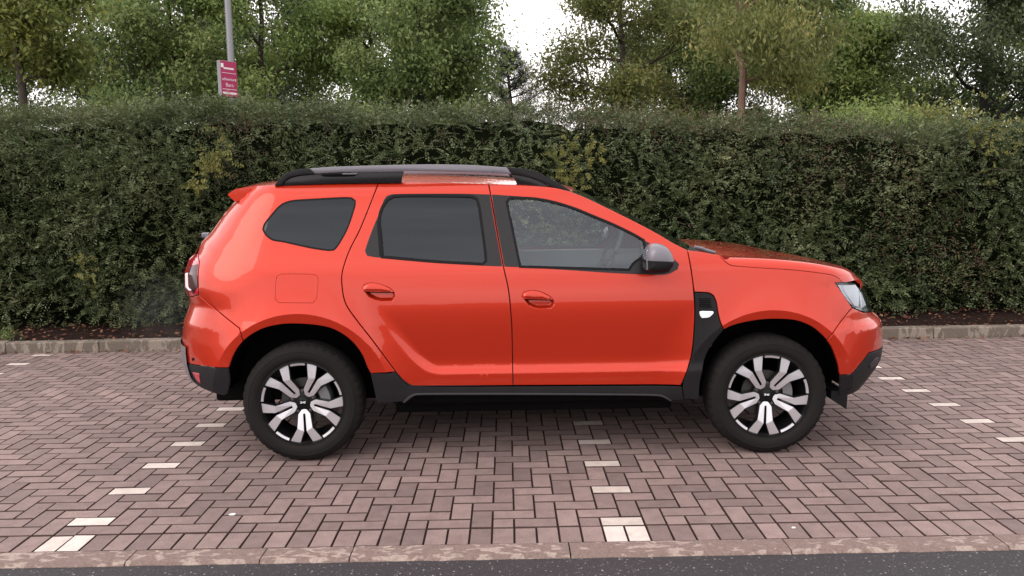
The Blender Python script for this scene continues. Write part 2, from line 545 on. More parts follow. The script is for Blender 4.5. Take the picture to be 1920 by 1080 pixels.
def panel(name, poly, mat, parent, holes=(), off=0.0, gap=0.0029, depth=0.018, step=0.035, lip=0.0025, rim=True, traced=True, fine=False):
    """a piece of the car's skin: outline in pixels laid on the side surface, with rolled-in edges and recessed joints"""
    if traced: poly = smooth_poly(trace(poly))
    if area2(poly) < 0: poly = poly[::-1]
    outer = inset(poly, gap) if gap else poly
    inner = inset(outer, lip) if rim else outer
    hs = []
    for h in holes:
        if area2(h) < 0: h = h[::-1]
        hs.append(h)
    loops = [inner]+hs
    V = []; Ed = []
    for L in loops:
        b = len(V); V += list(L); Ed += [(b+i, b+(i+1) % len(L)) for i in range(len(L))]
    lo, hi = inner.min(0), inner.max(0)
    gx = np.arange(lo[0], hi[0], step); gz = np.arange(lo[1], hi[1], step)
    if hi[0] > 1.7: gx = np.unique(np.concatenate([gx[gx < 1.7], np.arange(max(1.7, lo[0]), hi[0], 0.008)]))
    if lo[0] < -1.7: gx = np.unique(np.concatenate([np.arange(lo[0], min(-1.7, hi[0]), 0.008), gx[gx > -1.7]]))
    if len(gx) and len(gz):
        G = np.stack(np.meshgrid(gx, gz), -1).reshape(-1, 2)
        k = in_poly(G, inner)
        for h in hs: k &= ~in_poly(G, h)
        ex = []
        for wx, r2 in ((-WB, 0.525), (WB, 0.503)):      # follow the crease over the wheel arch and its slope
            th = np.arange(R(-10), R(190), R(1.6))
            for dr in (-0.03, -0.012, -0.0025, 0.0025, 0.012, 0.03, 0.06, 0.10, 0.15, 0.2):
                ex.append(np.stack([wx+(r2+dr)*np.cos(th), WZ+(r2+dr)*np.sin(th)], 1))
        xs_ = np.arange(-0.95, 1.2, 0.03)
        for zz_ in (0.497, 0.505, 0.512, 0.52, 0.528, 0.538, 0.548, 0.556, 0.565, 0.58):
            ex.append(np.stack([xs_, np.full_like(xs_, zz_)], 1))
        gg = np.meshgrid(np.arange(-0.99, -0.48, 0.013), np.arange(0.43, 0.95, 0.013)); ex.append(np.stack(gg, -1).reshape(-1, 2)+0.0007)
        ex = np.concatenate(ex)
        ke = in_poly(ex, inner)
        for h in hs: ke &= ~in_poly(ex, h)
        # grid points near a crease ring give way to the ring's own points
        for wx, r2 in ((-WB, 0.525), (WB, 0.503)):
            k &= ~((np.abs(np.hypot(G[:, 0]-wx, G[:, 1]-WZ)-r2-0.05) < 0.09) & (G[:, 1] > 0.3))
        G = np.concatenate([G[k], ex[ke]])
        if len(G):
            dd = edge_dist(G, np.concatenate(loops)) if len(loops) == 1 else np.min([edge_dist(G, L) for L in loops], 0)
            G = G[dd > 0.004]
            V += list(G)
    res = delaunay_2d_cdt([Vector((float(a), float(b))) for a, b in V], Ed, [], 0, 1e-6)
    Q = np.array([(v.x, v.y) for v in res[0]])
    T = np.array([f for f in res[2]])
    C = Q[T].mean(1)
    k = in_poly(C, inner)
    for h in hs: k &= ~in_poly(C, h)
    T = T[k]
    if callable(off):
        def Wo(p): return Wf(p[:, 0], p[:, 1]) + off(p, edge_dist(p, inner))
    else:
        def Wo(p): return Wf(p[:, 0], p[:, 1]) + off
    def nrm(p):
        e = 0.0015
        ex = np.array([[e, 0]]); ez = np.array([[0, e]])
        gx_ = (Wo(p+ex)-Wo(p-ex))/(2*e); gz_ = (Wo(p+ez)-Wo(p-ez))/(2*e)
        n = np.stack([-gx_, -np.ones(len(p)), -gz_], 1)
        return n/np.linalg.norm(n, axis=1)[:, None]
    w = Wo(Q)
    verts = [(q[0], -ww, q[1]) for q, ww in zip(Q, w)]
    N = list(nrm(Q))
    tri = []
    for t in T:
        a, b, c = Q[t]
        if (b[0]-a[0])*(c[1]-a[1])-(b[1]-a[1])*(c[0]-a[0]) < 0: t = t[::-1]
        tri.append(tuple(t))          # counter-clockwise in (x,z) seen from -y faces the viewer
    faces = tri
    if rim:
        for li, (L, O) in enumerate([(inner, outer)]+[(h, None) for h in hs]):
            n = len(L)
            c = np.roll(L, -1, 0)-np.roll(L, 1, 0); c /= np.maximum(np.linalg.norm(c, axis=1), 1e-9)[:, None]
            outd = np.stack([c[:, 1], -c[:, 0]], 1)
            if li > 0: outd = -outd; O = L+outd*0.0015
            nl = nrm(L); wl = Wo(L)
            no = np.stack([outd[:, 0], np.zeros(n), outd[:, 1]], 1)
            mid = nl*0.55+no; mid /= np.linalg.norm(mid, axis=1)[:, None]
            b = len(verts)
            verts += [(p[0], -ww, p[1]) for p, ww in zip(L, wl)]; N += list(nl)
            verts += [(p[0], -(ww-0.0022), p[1]) for p, ww in zip(O, wl)]; N += list(mid)
            verts += [(p[0], -(ww-depth), p[1]) for p, ww in zip(O, wl)]; N += list(no)
            for r in (0, 1):
                for i in range(n):
                    j = (i+1) % n
                    q = (b+r*n+i, b+(r+1)*n+i, b+(r+1)*n+j, b+r*n+j)
                    faces.append(q if li == 0 else q[::-1])
    me_o = mesh_obj(name, verts, faces, mat, parent, smooth=True, normals=N)
    return me_o

def poly_px(pts, grow=0.0, step=0.018):
    p = smooth_poly(trace(pts), step)
    return inset(p, -grow) if grow else p
#SECTION_CAR
# ================================================================== the car
car = empty('parked_car')
tag(car, 'orange-red SUV with black cladding and silver roof rails parked on the block paving', 'car')

def mirror_tree(o, parent):
    c = o.copy(); link(c, parent); c.scale = (1, -1, 1)
    for ch in o.children:
        d = ch.copy(); link(d, c)
    return c
two_sided = []
def part(*a, **k):
    o = panel(*a, **k); two_sided.append(o); return o

# outlines, photograph pixels
ROOFL = [(470, 350.5), (512, 346), (620, 342.5), (711, 341), (815, 341.3), (916, 344), (980, 346.5), (1035, 351), (1072, 360)]
APIL = [(1072, 360), (1100, 371), (1150, 395), (1200, 420), (1237, 440), (1262, 455), (1289, 468.5)]
RD_REAR = [(711, 341), (702, 363), (675, 430), (655, 470), (643, 505), (640.5, 528), (647, 567), (666, 597), (698, 638), (742, 697.5)]
BLINE = [(916, 344), (920, 365), (925, 395), (944, 500), (953, 541), (957, 576), (960, 619), (962, 723)]
FD_FRONT = [(1289, 468.5), (1295, 500), (1300, 537), (1303, 584), (1301, 629), (1296, 670), (1287, 700), (1277, 723)]
ARCH_R = [(694.6, 700.5), (688, 688), (679, 666), (663, 644), (644, 628), (619, 615.5), (591, 610), (559, 607.7), (528, 608.6), (496, 615.5), (471, 628), (456, 640)]
ARCH_R2 = [(456, 640), (446, 652), (437, 668), (429, 690)]
SEAM_R = [(456, 640), (449, 616), (426, 598), (395, 572), (373, 553)]
W_QUART = [(492.5, 430), (495, 421), (505, 407.5), (520, 390), (532, 381), (550, 376), (595, 373), (645, 370.5), (659, 371), (666, 376), (666, 385), (652, 428), (633, 462), (626, 469), (616, 470), (582, 465), (532, 454), (510, 450), (497.5, 440)]
FUEL = [(516.5, 530), (518, 519), (528, 513.5), (588, 514), (596.5, 519), (597, 530), (594.5, 560), (587, 569), (523, 568.5), (515, 561)]
G_REAR = [(712.5, 410), (717, 391), (727, 375), (740, 368.5), (790, 367.5), (883, 369), (893.5, 374), (898, 392), (909, 475), (910, 489), (904, 494), (815, 489), (718, 480.5), (715, 440)]
T_REAR = [(725, 367.5), (735, 364), (790, 363), (865, 363), (918.5, 364.5), (923.3, 395), (942.3, 500), (910, 499), (865, 496), (790, 490), (705, 483), (688, 480), (684, 471), (688, 457), (700, 425), (712, 397), (719, 376)]
G_FRONT = [(951, 379), (957, 371.5), (1000, 373), (1037, 379.5), (1075, 391), (1112, 406), (1150, 422), (1187, 440), (1206, 451), (1210, 472), (1207, 481), (1194, 488), (1185, 496), (1179, 505), (1075, 502), (976, 499)]
T_FRONT = [(921.5, 364.5), (945, 366), (987, 369), (1025, 374), (1062, 384), (1100, 397.5), (1137, 414), (1175, 432.5), (1206, 449.5), (1222, 458), (1242, 472), (1264, 486), (1273.5, 495), (1271, 505), (1252, 514.5), (1222, 515.5), (1150, 512.5), (1075, 507.5), (975, 501.5), (945.5, 500.5), (926.2, 395)]
H_REAR = [(679, 541), (682, 533), (695, 529.5), (713, 532), (732, 540), (740, 548), (741.5, 558), (736, 565), (709, 565), (690, 557.5)]
H_FRONT = [(978, 555), (981, 547), (997, 543.5), (1016, 547), (1033, 556), (1039, 563), (1040, 572), (1034, 579), (1007, 579.5), (990, 573)]
B_REAR = [(680, 541), (683, 534), (695, 530.5), (713, 533), (731, 541), (738, 547.5), (710, 547.5), (681.5, 546.5)]
B_FRONT = [(979.3, 555), (982, 548), (997, 544.5), (1015, 548), (1032, 557), (1037, 562), (1010, 561.5), (981, 560.5)]
ARCH_F = [(1357, 618.5), (1373, 611), (1400, 604), (1432.5, 599.3), (1465, 598.7), (1495, 602), (1524, 614), (1545, 632), (1550, 638)]
CLAD_IN = [(1357, 618.5), (1351, 605), (1346.5, 588), (1343, 567), (1338, 555), (1329, 549.5), (1301.5, 548)]
SEAM_F = [(1598, 577), (1591, 585), (1570, 612.5), (1550, 638)]
SHUT = [(1349, 478), (1359, 489), (1371, 497), (1394, 499.5), (1430, 502), (1491, 506), (1539, 511.5), (1563, 516), (1574, 522), (1580, 529.5)]

qh = [poly_px(W_QUART, 0.004), poly_px(FUEL)]
quarter = part('rear_quarter_panel', [(440, 377, 'R'), (455, 364, 'R')] + ROOFL[:4] + RD_REAR[1:] + ARCH_R + SEAM_R[1:] +
               [(371.5, 540), (374, 491), (371, 475), (378, 452, 'R'), (396, 434, 'R'), (420, 400, 'R')], MAT['paint'], car, holes=qh)
o = panel('quarter_window', inset(poly_px(W_QUART), 0.0), MAT['glass_tint'], quarter, off=-0.003, gap=0.0025, rim=False, traced=False)
ring_in = inset(poly_px(W_QUART), 0.012)
panel('window_seal', inset(poly_px(W_QUART), -0.003), MAT['rubber_seal'], quarter, holes=[inset(poly_px(W_QUART), 0.006)], off=-0.0015, gap=0, traced=False)
panel('fuel_flap', FUEL, MAT['paint'], quarter, gap=0.0022)

rear_door = part('rear_door', ROOFL[3:6] + BLINE[1:] + [(780, 724), (768, 721.5), (756, 713), (742, 697.5)] + RD_REAR[-2:0:-1], MAT['paint'], car,
                 holes=[poly_px(G_REAR, 0.009), poly_px(H_REAR)])
panel('window', poly_px(G_REAR, 0.004), MAT['glass_tint'], rear_door, off=-0.004, gap=0, rim=False, traced=False)
panel('window_trim', T_REAR, MAT['gloss_black'], rear_door, holes=[poly_px(G_REAR, -0.001)], off=0.0018, gap=0.0005, depth=0.012)
panel('window_seal', poly_px(G_REAR, 0.012), MAT['rubber_seal'], rear_door, holes=[poly_px(G_REAR, -0.003)], off=0.0035, gap=0.0, depth=0.01, traced=False)
panel('window_divider', [(706.5, 414), (711.5, 412), (717.5, 480.5), (711.5, 480.5)], MAT['rubber_seal'], rear_door, off=0.005, gap=0, depth=0.01)
front_door = part('front_door', ROOFL[5:] + APIL[1:] + FD_FRONT[1:] + BLINE[::-1][:-1], MAT['paint'], car,
                  holes=[poly_px(G_FRONT, 0.009), poly_px(H_FRONT)])
panel('window', poly_px(G_FRONT, 0.004), MAT['glass_clear'], front_door, off=-0.004, gap=0, rim=False, traced=False)
panel('window_trim', T_FRONT, MAT['gloss_black'], front_door, holes=[poly_px(G_FRONT, -0.001)], off=0.0018, gap=0.0005, depth=0.012)
panel('window_seal', poly_px(G_FRONT, 0.010), MAT['rubber_seal'], front_door, holes=[poly_px(G_FRONT, -0.003)], off=0.0035, gap=0.0, depth=0.01, traced=False)
for H, B, d, q in ((H_REAR, B_REAR, rear_door, [(681, 546.5), (710, 547.3), (739, 547.5), (739.5, 549.6), (710, 549.5), (682, 548.8)]), (H_FRONT, B_FRONT, front_door, [(980.5, 560.5), (1010, 561.3), (1038, 562), (1038.5, 564), (1010, 563.5), (981.5, 562.8)])):
    panel('handle_shadow', poly_px(q, 0, 0.006), MAT['dark'], d, off=-0.010, gap=0, depth=0.005, step=0.01, traced=False)  # dark strip painted in as the shadow line under the handle bar
    panel('handle_recess', poly_px(H, 0.001, 0.006), MAT['paint'], d, off=lambda p, e: -0.040*sstep(0, 0.018, e), gap=0, rim=False, step=0.005, traced=False)
    panel('handle', poly_px(B, 0, 0.006), MAT['paint'], d, off=lambda p, e: 0.004+0.011*np.sqrt(np.clip(e/0.014, 0, 1)), gap=0, depth=0.012, step=0.005, traced=False)

fender = part('front_wing', [(1289, 468.5), (1322, 473)] + SHUT + [(1567, 531), (1573, 540), (1587, 560), (1598, 577)] + SEAM_F[1:] + ARCH_F[-2::-1] + CLAD_IN[1:] + [(1295, 500)], MAT['paint'], car)
clad = part('wing_cladding', CLAD_IN[::-1] + [(1341, 638), (1326, 661.5), (1318.5, 688), (1312.5, 718), (1310.5, 749), (1283, 749.5), (1279.5, 726)] + FD_FRONT[-2:2:-1], MAT['cladding'], car, off=0.004)
panel('vent_grille', [(1310, 559), (1331.5, 559), (1334.5, 578), (1312, 578)], MAT['dark'], clad, off=0.0055, gap=0)
for k in range(5):
    panel('vent_slat', [(1311+k*0.4, 561+k*3.5), (1331.5+k*0.55, 561+k*3.5), (1331.7+k*0.55, 562.2+k*3.5), (1311.1+k*0.4, 562.2+k*3.5)], MAT['cladding'], clad, off=0.0075, gap=0, rim=False)
panel('side_indicator', [(1311, 584), (1316, 583), (1336, 583.5), (1337.5, 586), (1333.5, 591), (1327, 595), (1315.5, 596), (1312, 591)], MAT['lamp_white'], clad, off=0.012, gap=0, depth=0.012)

front_bumper = part('front_bumper', [(1598, 577), (1606, 580), (1618, 585.5), (1634, 587, 'F'), (1645, 594, 'F'), (1652, 603, 'F'), (1654, 625, 'F'), (1654, 651, 'F'), (1643, 657.5), (1629, 662), (1596, 702), (1574, 703.5), (1570.5, 682), (1560, 653), (1550, 638)] + SEAM_F[-2:0:-1], MAT['paint'], car, step=0.025)
front_low = part('front_lower_bumper', [(1574, 703.5), (1596, 702), (1629, 662), (1643, 657.5), (1654, 651, 'F'), (1651, 671, 'F'), (1643, 686, 'F'), (1623, 711, 'F'), (1611, 725, 'F'), (1595, 738, 'F'), (1583, 742), (1572, 742)], MAT['cladding'], car, step=0.025, off=0.004)
panel('bumper_insert', [(1628, 684), (1640, 672), (1647, 669), (1645, 676), (1632, 690)], MAT['gloss_black'], front_low, off=0.012, gap=0)
rear_bumper = part('rear_bumper', [(373, 553), (395, 572), (426, 598), (449, 616), (456, 640)] + ARCH_R2[1:] + [(380, 686.5), (347, 678.5, 'R'), (343, 650, 'R'), (342.5, 629, 'R'), (345, 604, 'R'), (355.5, 574, 'R'), (360, 562, 'R')], MAT['paint'], car, step=0.025)
rear_low = part('rear_lower_bumper', [(429, 690), (432, 715), (427, 739), (420, 742), (398, 736), (376, 724, 'R'), (365, 715, 'R'), (354, 700, 'R'), (347, 678.5, 'R'), (380, 686.5)], MAT['cladding'], car, step=0.025, off=0.003)
panel('reflector', [(361, 697), (374, 700), (377, 719), (371, 714)], MAT['red_lens'], rear_low, off=0.008, gap=0)
panel('parking_sensor', [(359.5, 673), (361, 670.5), (364, 671), (365, 674.5), (363, 677), (360.5, 676)], MAT['dark'], rear_bumper, off=0.003, gap=0)
sill = part('sill_cladding', [(694.6, 700.5), (742, 699.5), (755, 715), (767, 723.5), (780, 726), (962, 725), (1278, 725), (1282, 749.5), (1258, 751), (1247, 744), (1235, 741), (780, 740), (771, 743), (757, 753), (707, 755)], MAT['cladding'], car, off=0.002, gap=0.001)
panel('sill_edge_highlight', [(755, 754.5), (763, 746), (771, 740), (782, 737), (962, 736.5), (1180, 738), (1236, 739.5), (1248, 743.5), (1260, 751.5), (1256, 752), (1246, 746), (1235, 742.5), (1180, 741), (962, 740), (782, 740.5), (774, 743.5), (765, 750), (759, 755)], MAT['sill_highlight'], sill, off=0.010, gap=0, depth=0.02)  # grey band standing in for the light caught on the sill's lower edge

# lamps
LAMP_F = [(1567, 531), (1590, 530.5), (1610, 531, 'F'), (1621, 543, 'F'), (1629, 562, 'F'), (1633, 577, 'F'), (1634.5, 586, 'F'), (1618, 585), (1606, 579.5), (1598, 576.5), (1587, 559.5), (1573, 540)]
hl = part('headlight', LAMP_F, MAT['lens'], car, off=0.001, gap=0.003, step=0.02, rim=False)
panel('headlight_housing', LAMP_F, MAT['lamp_dark'], hl, off=-0.045, gap=0.0, step=0.02, rim=False)
panel('reflector_bowl', [(1584, 535), (1607, 535), (1612, 548), (1612, 576), (1604, 574), (1592, 557), (1583, 543)], MAT['lamp_white'], hl, off=-0.016, gap=0, depth=0.02)
panel('reflector_bowl', [(1614, 549), (1619, 549), (1622, 578), (1617, 578)], MAT['lamp_silver'], hl, off=-0.014, gap=0, depth=0.02)
panel('light_guide', [(1574, 536), (1584, 535), (1592, 557), (1602, 574), (1596, 570), (1584, 554)], MAT['lamp_silver'], hl, off=-0.02, gap=0, depth=0.01)
panel('lamp_bezel', [(1610, 578), (1633, 579), (1633, 585), (1618, 584), (1608, 580)], MAT['lamp_silver'], hl, off=-0.02, gap=0, depth=0.01)
LAMP_R = [(371, 475), (374, 491), (371.5, 540), (373, 553), (360, 562, 'R'), (351, 549, 'R'), (346.5, 535, 'R'), (347, 508, 'R'), (355, 484, 'R'), (366, 475, 'R')]
tl = part('tail_light', LAMP_R, MAT['red_lens'], car, off=0.004, gap=0.003, step=0.02)
panel('dark_lens', [(357, 499), (372, 494.5), (371, 538), (364, 552), (357, 545), (354, 525)], MAT['red_dark'], tl, off=0.007, gap=0)
panel('light_guide', [(348.5, 512), (352, 511), (353, 538), (361, 544), (355, 545), (349, 538)], MAT['lamp_white'], tl, off=0.009, gap=0)

# the parts that bridge both sides: bonnet, windscreen, roof, ends
sh = trace(SHUT); zs_f = pchip(*zip(*([(sh[0][0]-0.3, sh[0][1]+0.01)] + [(p[0], p[1]) for p in sh])))
zht = float(trace([(1612, 530)])[0][1])
RIDGE = [(1363, 482), (1400, 483), (1442.6, 485), (1515, 492), (1575, 503), (1600, 511)]
rp_ = np.array([on_y(a, b, -0.80 if a < 1540 else -0.72) for a, b in RIDGE])
zr_f = pchip(np.r_[0.6, rp_[:, 0], 2.3], np.r_[rp_[0, 2]+0.03, rp_[:, 2], rp_[-1, 2]-0.10])
FARS = [(1282, 451), (1346, 456), (1394.5, 463), (1442.6, 469), (1491, 479), (1515, 485.5), (1563, 498), (1587, 505.5), (1600, 512)]
fp_ = np.array([on_y(a, b, 0.50) for a, b in FARS])
zc_f = pchip(np.r_[0.6, fp_[:, 0], 2.35], np.r_[fp_[0, 2]+0.02, fp_[:, 2], fp_[-1, 2]-0.05])
def bonnet_prof(x, s):
    zs = float(zs_f(x)); ys = float(Wf(min(x, 1.90), zs)); zr = max(float(zr_f(x)), zs+0.010); zc = float(zc_f(x))+0.004
    c = np.array([(ys, zs), (ys-0.008, zs+0.45*(zr-zs)), (ys-0.045, zr), (ys-0.13, max(zr, zc-0.02)*0.45+zr*0.55), (ys*0.5, zc-0.002), (0, zc+0.004)])
    k = np.array([0, 0.06, 0.13, 0.28, 0.62, 1.0])
    return -abs(float(pchip(k, -c[:, 0])(s))), float(pchip(k, c[:, 1])(s))
def bonnet_pt(u, s):
    xr = np.interp(s, [0, 0.06, 0.12, 0.25, 0.6, 1.0], [sh[0][0], sh[0][0]+0.03, sh[0][0]+0.065, sh[0][0]+0.05, sh[0][0]-0.01, sh[0][0]-0.05])
    xf_ = sh[-1][0]
    for _ in range(6):
        y, _z = bonnet_prof(xf_, s); xf_ = max(sh[-1][0], float(end_x(min(abs(y), 0.80), zht))+0.014)
    x = xr + (xf_-xr)*u
    y, z = bonnet_prof(x, s)
    t = np.clip((u-0.90)/0.10, 0, 1)
    z = z + (zht+0.006-z)*t**2.2*(1 if s > 0 else 0)
    return x, y, z
S_ = np.r_[np.linspace(0, 0.3, 19), np.linspace(0.34, 1, 15)]
U_ = np.linspace(0, 1, 40)
half = np.array([[bonnet_pt(u, s) for s in S_] for u in U_])
far = half[:, -2::-1].copy(); far[..., 1] *= -1
full = np.concatenate([half, far], 1)
lip = full[-1].copy(); lip2 = lip.copy(); lip[:, 0] += 0.006; lip[:, 2] -= 0.010; lip2[:, 2] -= 0.036; lip2[:, 0] += 0.002
back = full[0].copy(); back[:, 2] -= 0.03
full = np.concatenate([back[None], full, lip[None], lip2[None]], 0)
bonnet = grid_obj('bonnet', full, MAT['paint'], car)
bonnet.data.set_sharp_from_angle(angle=R(45))

ap = smooth_poly(trace(APIL), 0.03, 999)[:-1]
apx = trace(APIL)
ap = np.stack([np.interp(np.linspace(0, 1, 24), np.linspace(0, 1, len(apx)), apx[:, k]) for k in (0, 1)], 1)
rows = []
for i, (x, z) in enumerate(ap):
    t = i/(len(ap)-1); w = float(Wf(x, z))-0.004
    s = np.linspace(-1, 1, 33)
    bow = 0.05+0.085*t
    g = 1-np.abs(s)**2.2
    rows.append(np.stack([x-0.008+bow*g, s*w, z-0.004+0.03*(1-t)*g], 1))
grid_obj('windscreen', rows, MAT['glass_screen'], car)
base = np.array(rows[-1])
cowl = np.stack([base, base+np.array([0.08, 0, -0.045]), base+np.array([0.20, 0, -0.075])], 0)
cowl[..., 1] *= 0.985
grid_obj('cowl', cowl, MAT['cladding'], car)
for pts in ([(1316, 467), (1328, 470.5), (1341, 474)], [(1302, 463), (1316, 466), (1330, 472)]):
    m = MB(); P = [on_y(a, b, -0.66) for a, b in pts]
    m.tube(P, [0.010, 0.012, 0.009], 8); m.build('wiper', MAT['silver'], car, smooth=True)

rl = trace(ROOFL); rows = []
for x in np.r_[np.linspace(rl[0, 0]-0.02, rl[-1, 0], 46)]:
    z = float(np.interp(x, rl[:, 0], rl[:, 1])); w = float(Wf(x, z))
    s = np.linspace(-1, 1, 41)
    t = (x-rl[0, 0])/(rl[-1, 0]-rl[0, 0])
    cr = np.interp(t, [0, 0.1, 0.5, 0.85, 1.0], [0.025, 0.04, 0.055, 0.045, 0.03])
    bow = 0.05*max(0, (t-0.85)/0.15) - 0.05*max(0, (0.1-t)/0.1)
    g = 1-np.abs(s)**2.4
    rows.append(np.stack([x+bow*g, s*w, z+cr*g-0.002], 1))
roof = grid_obj('roof', rows, MAT['paint'], car)
hl_rows = np.array(rows)*np.array([1, 0.97, 1]) - np.array([0, 0, 0.035])
grid_obj('headliner', hl_rows, MAT['headliner'], car)
# roof spoiler: a wedge over the tailgate
sp0 = np.array(rows[0]); tip = on_y(428, 363, -0.52); und = on_y(441, 378, -0.52)
s = np.linspace(-1, 1, 41); g = 1-np.abs(s)**4
ring = []
for q in np.linspace(-1, 1, 25):
    gq = 1-abs(q)**4; y = q*0.585
    f = lambda k: np.interp(y, np.array(rows[k])[:, 1], np.array(rows[k])[:, 2])
    fx = lambda k: np.interp(y, np.array(rows[k])[:, 1], np.array(rows[k])[:, 0])
    ring.append([(fx(5), y, f(5)-0.004), (fx(2), y, f(2)+0.004), (tip[0]*0.5+fx(1)*0.5-0.01*gq, y, tip[2]*0.5+f(1)*0.5+0.008+0.006*gq), (tip[0]+0.022, y, tip[2]+0.004*gq), (tip[0]+0.020, y, tip[2]-0.010+0.004*gq), (und[0]+0.02, y, und[2]+0.004*gq), (und[0]+0.12, y, und[2]+0.02), (fx(5), y, f(5)-0.06)])
n8 = len(ring[0]); m = MB()
Fq = [(i*n8+k, i*n8+(k+1) % n8, (i+1)*n8+(k+1) % n8, (i+1)*n8+k) for i in range(len(ring)-1) for k in range(n8)] + [tuple(range(n8)), tuple((len(ring)-1)*n8+k for k in range(n8))]
m.add([p for r_ in ring for p in r_], Fq)
m.build('roof_spoiler', MAT['paint'], car, angle=35)

# ends: the plan curve carried across from side to side
def end_grid(name, z0, z1, mat, front, parent=car, out=0.0, nz=24, yl=YL+0.01):
    zz = np.linspace(z0, z1, nz); yy = np.linspace(-yl, yl, 41)
    Y, Z = np.meshgrid(yy, zz)
    X = end_x(Y, Z, front) + (out if front else -out)
    return grid_obj(name, np.stack([X, Y, Z], -1), mat, parent, flip=not front)
zh0 = trace([(1634, 587)])[0][1]; zlb = trace([(1654, 651)])[0][1]
zrl = trace([(347, 678)])[0][1]; zrb = trace([(376, 724)])[0][1]; zfb = trace([(1592, 740)])[0][1]
end_grid('front_fascia', zlb, zh0, MAT['paint'], True, front_bumper)
end_grid('grille', zh0, zht, MAT['gloss_black'], True, out=-0.012)
gr = end_grid
for k in range(4):
    z = zh0+(zht-zh0)*(k+0.6)/4.4
    end_grid('grille_bar', z, z+0.012, MAT['silver'], True, out=0.004, nz=2)
end_grid('lower_grille', zfb, zlb, MAT['cladding'], True, front_low)
zt = trace([(445, 373)])[0][1]; zg = trace([(378, 452)])[0][1]; zbp = trace([(357, 570)])[0][1]
end_grid('tailgate', zbp, zt+0.05, MAT['paint'], False)
end_grid('rear_window', zg-0.02, zt-0.02, MAT['glass_tint'], False, out=0.004)
end_grid('rear_fascia', zrl, zbp, MAT['paint'], False, rear_bumper)
end_grid('lower_fascia', zrb, zrl, MAT['cladding'], False, rear_low)
# silver skid trim wrapping the rear corner
rows = []
yy = np.linspace(-0.66, 0.66, 41)
for px, py, w in ((342, 640, 0), (342, 655, 0.6), (344, 675, 0.9), (349, 695, 1), (358, 710, 1), (368, 720, 1)):
    z = trace([(px, py)])[0][1]
    X = end_x(yy, z, False)-0.014
    rows.append(np.stack([X, yy, np.full_like(yy, z)], 1))
grid_obj('skid_trim', np.array(rows), MAT['silver'], car)
# little bits at the tailgate
m = MB(); P = on_y(384, 441, -0.35); m.box((P[0]-0.016, -0.37, P[2]-0.016), (P[0]+0.05, -0.31, P[2]+0.016)); m.build('tailgate_washer_jet', MAT['silver'], car, bevel=0.008)

# roof rails
def strip_solid(name, top, bot, y0, y1, mat, parent, lean=0.0):
    """closed outline in pixels at depth y0, extruded to y1"""
    P = [on_y(a, b, y0) for a, b in top] + [on_y(a, b, y0) for a, b in bot[::-1]]
    pl = np.array([(p[0], p[2]) for p in P])
    pl = smooth_poly(pl, 0.05, 25)
    m = MB(); m.prism([tuple(q) for q in pl], y0, y1)
    return m.build(name, mat, parent, bevel=0.004, seg=2, angle=35)
RY0, RY1 = -0.665, -0.625
rail = empty('roof_rail', (0, 0, 0), car)
strip_solid('rail_bar', [(580, 316), (620, 313), (700, 310.3), (795, 308.3), (850, 308.6), (890, 309.8), (951, 314)],
            [(591, 326), (640, 323.2), (765, 321), (865, 322.3), (900, 323.3), (959, 326.5)], RY0, RY1, MAT['silver'], rail)
strip_solid('rail_foot', [(514, 348), (520, 340), (528, 330), (545, 320.5), (562, 317), (580.5, 315.8)],
            [(528, 348), (533, 340), (541, 334), (557, 329.3), (591, 326)], RY0, RY1, MAT['cladding'], rail)
strip_solid('rail_foot', [(950.5, 313.8), (970, 315), (990, 317.5), (1010, 324), (1027, 332.5), (1052, 345.5), (1072, 359)],
            [(959, 326.5), (985, 330), (1010, 338), (1031, 349.5), (1050, 357), (1064, 361)], RY0, RY1, MAT['cladding'], rail)
strip_solid('rail_infill', [(529, 345), (541, 335), (557, 330), (591, 326.5), (640, 323.7), (756, 321.5)],
            [(529, 349), (591, 346), (640, 344.5), (752, 343.5)], RY0+0.010, RY1+0.01, MAT['gloss_black'], rail)
strip_solid('rail_infill', [(960, 327), (985, 330.5), (1010, 338.5), (1031, 350)], [(970, 346), (990, 348), (1012, 351), (1031, 354)], RY0+0.010, RY1+0.01, MAT['gloss_black'], rail)
strip_solid('rail_slot', [(600, 327.5), (625, 326), (672, 325), (670, 327)], [(606, 331), (625, 331.5), (650, 331), (664, 330.5)], RY0+0.004, RY0+0.03, MAT['dark'], rail)
strip_solid('crossbar_clip', [(641, 325), (672, 324.3)], [(642, 327.5), (668, 327.5)], RY0+0.001, RY0+0.03, MAT['silver'], rail)
rail2 = rail.copy(); link(rail2, car); rail2.scale = (1, -1, 1)
for ch in rail.children:
    d = ch.copy(); link(d, rail2)

# door mirror
def outline_loft(name, px, ys, scs, mat, parent, yref, cen):
    base = smooth_poly(np.array([(on_y(a, b, yref)[0], on_y(a, b, yref)[2]) for a, b in px]), 0.012, 50)
    c = np.array([on_y(*cen, yref)[0], on_y(*cen, yref)[2]])
    n = len(base); V = []; F = []
    for y, sc in zip(ys, scs):
        q = c+(base-c)*sc
        V += [(p[0], y, p[1]) for p in q]
    for i in range(len(ys)-1):
        for k in range(n): F.append((i*n+k, i*n+(k+1) % n, (i+1)*n+(k+1) % n, (i+1)*n+k))
    F.append(tuple(range(n))); F.append(tuple((len(ys)-1)*n+k for k in range(n)))
    o = mesh_obj(name, V, F, mat, parent, smooth=True)
    bm = bmesh.new(); bm.from_mesh(o.data); bmesh.ops.recalc_face_normals(bm, faces=bm.faces); bm.to_mesh(o.data); bm.free()
    o.data.shade_smooth(); o.data.set_sharp_from_angle(angle=R(50))
    return o
mir = empty('door_mirror', (0, 0, 0), car)
ysm = [-0.89, -0.93, -0.99, -1.03, -1.06, -1.078, -1.085]
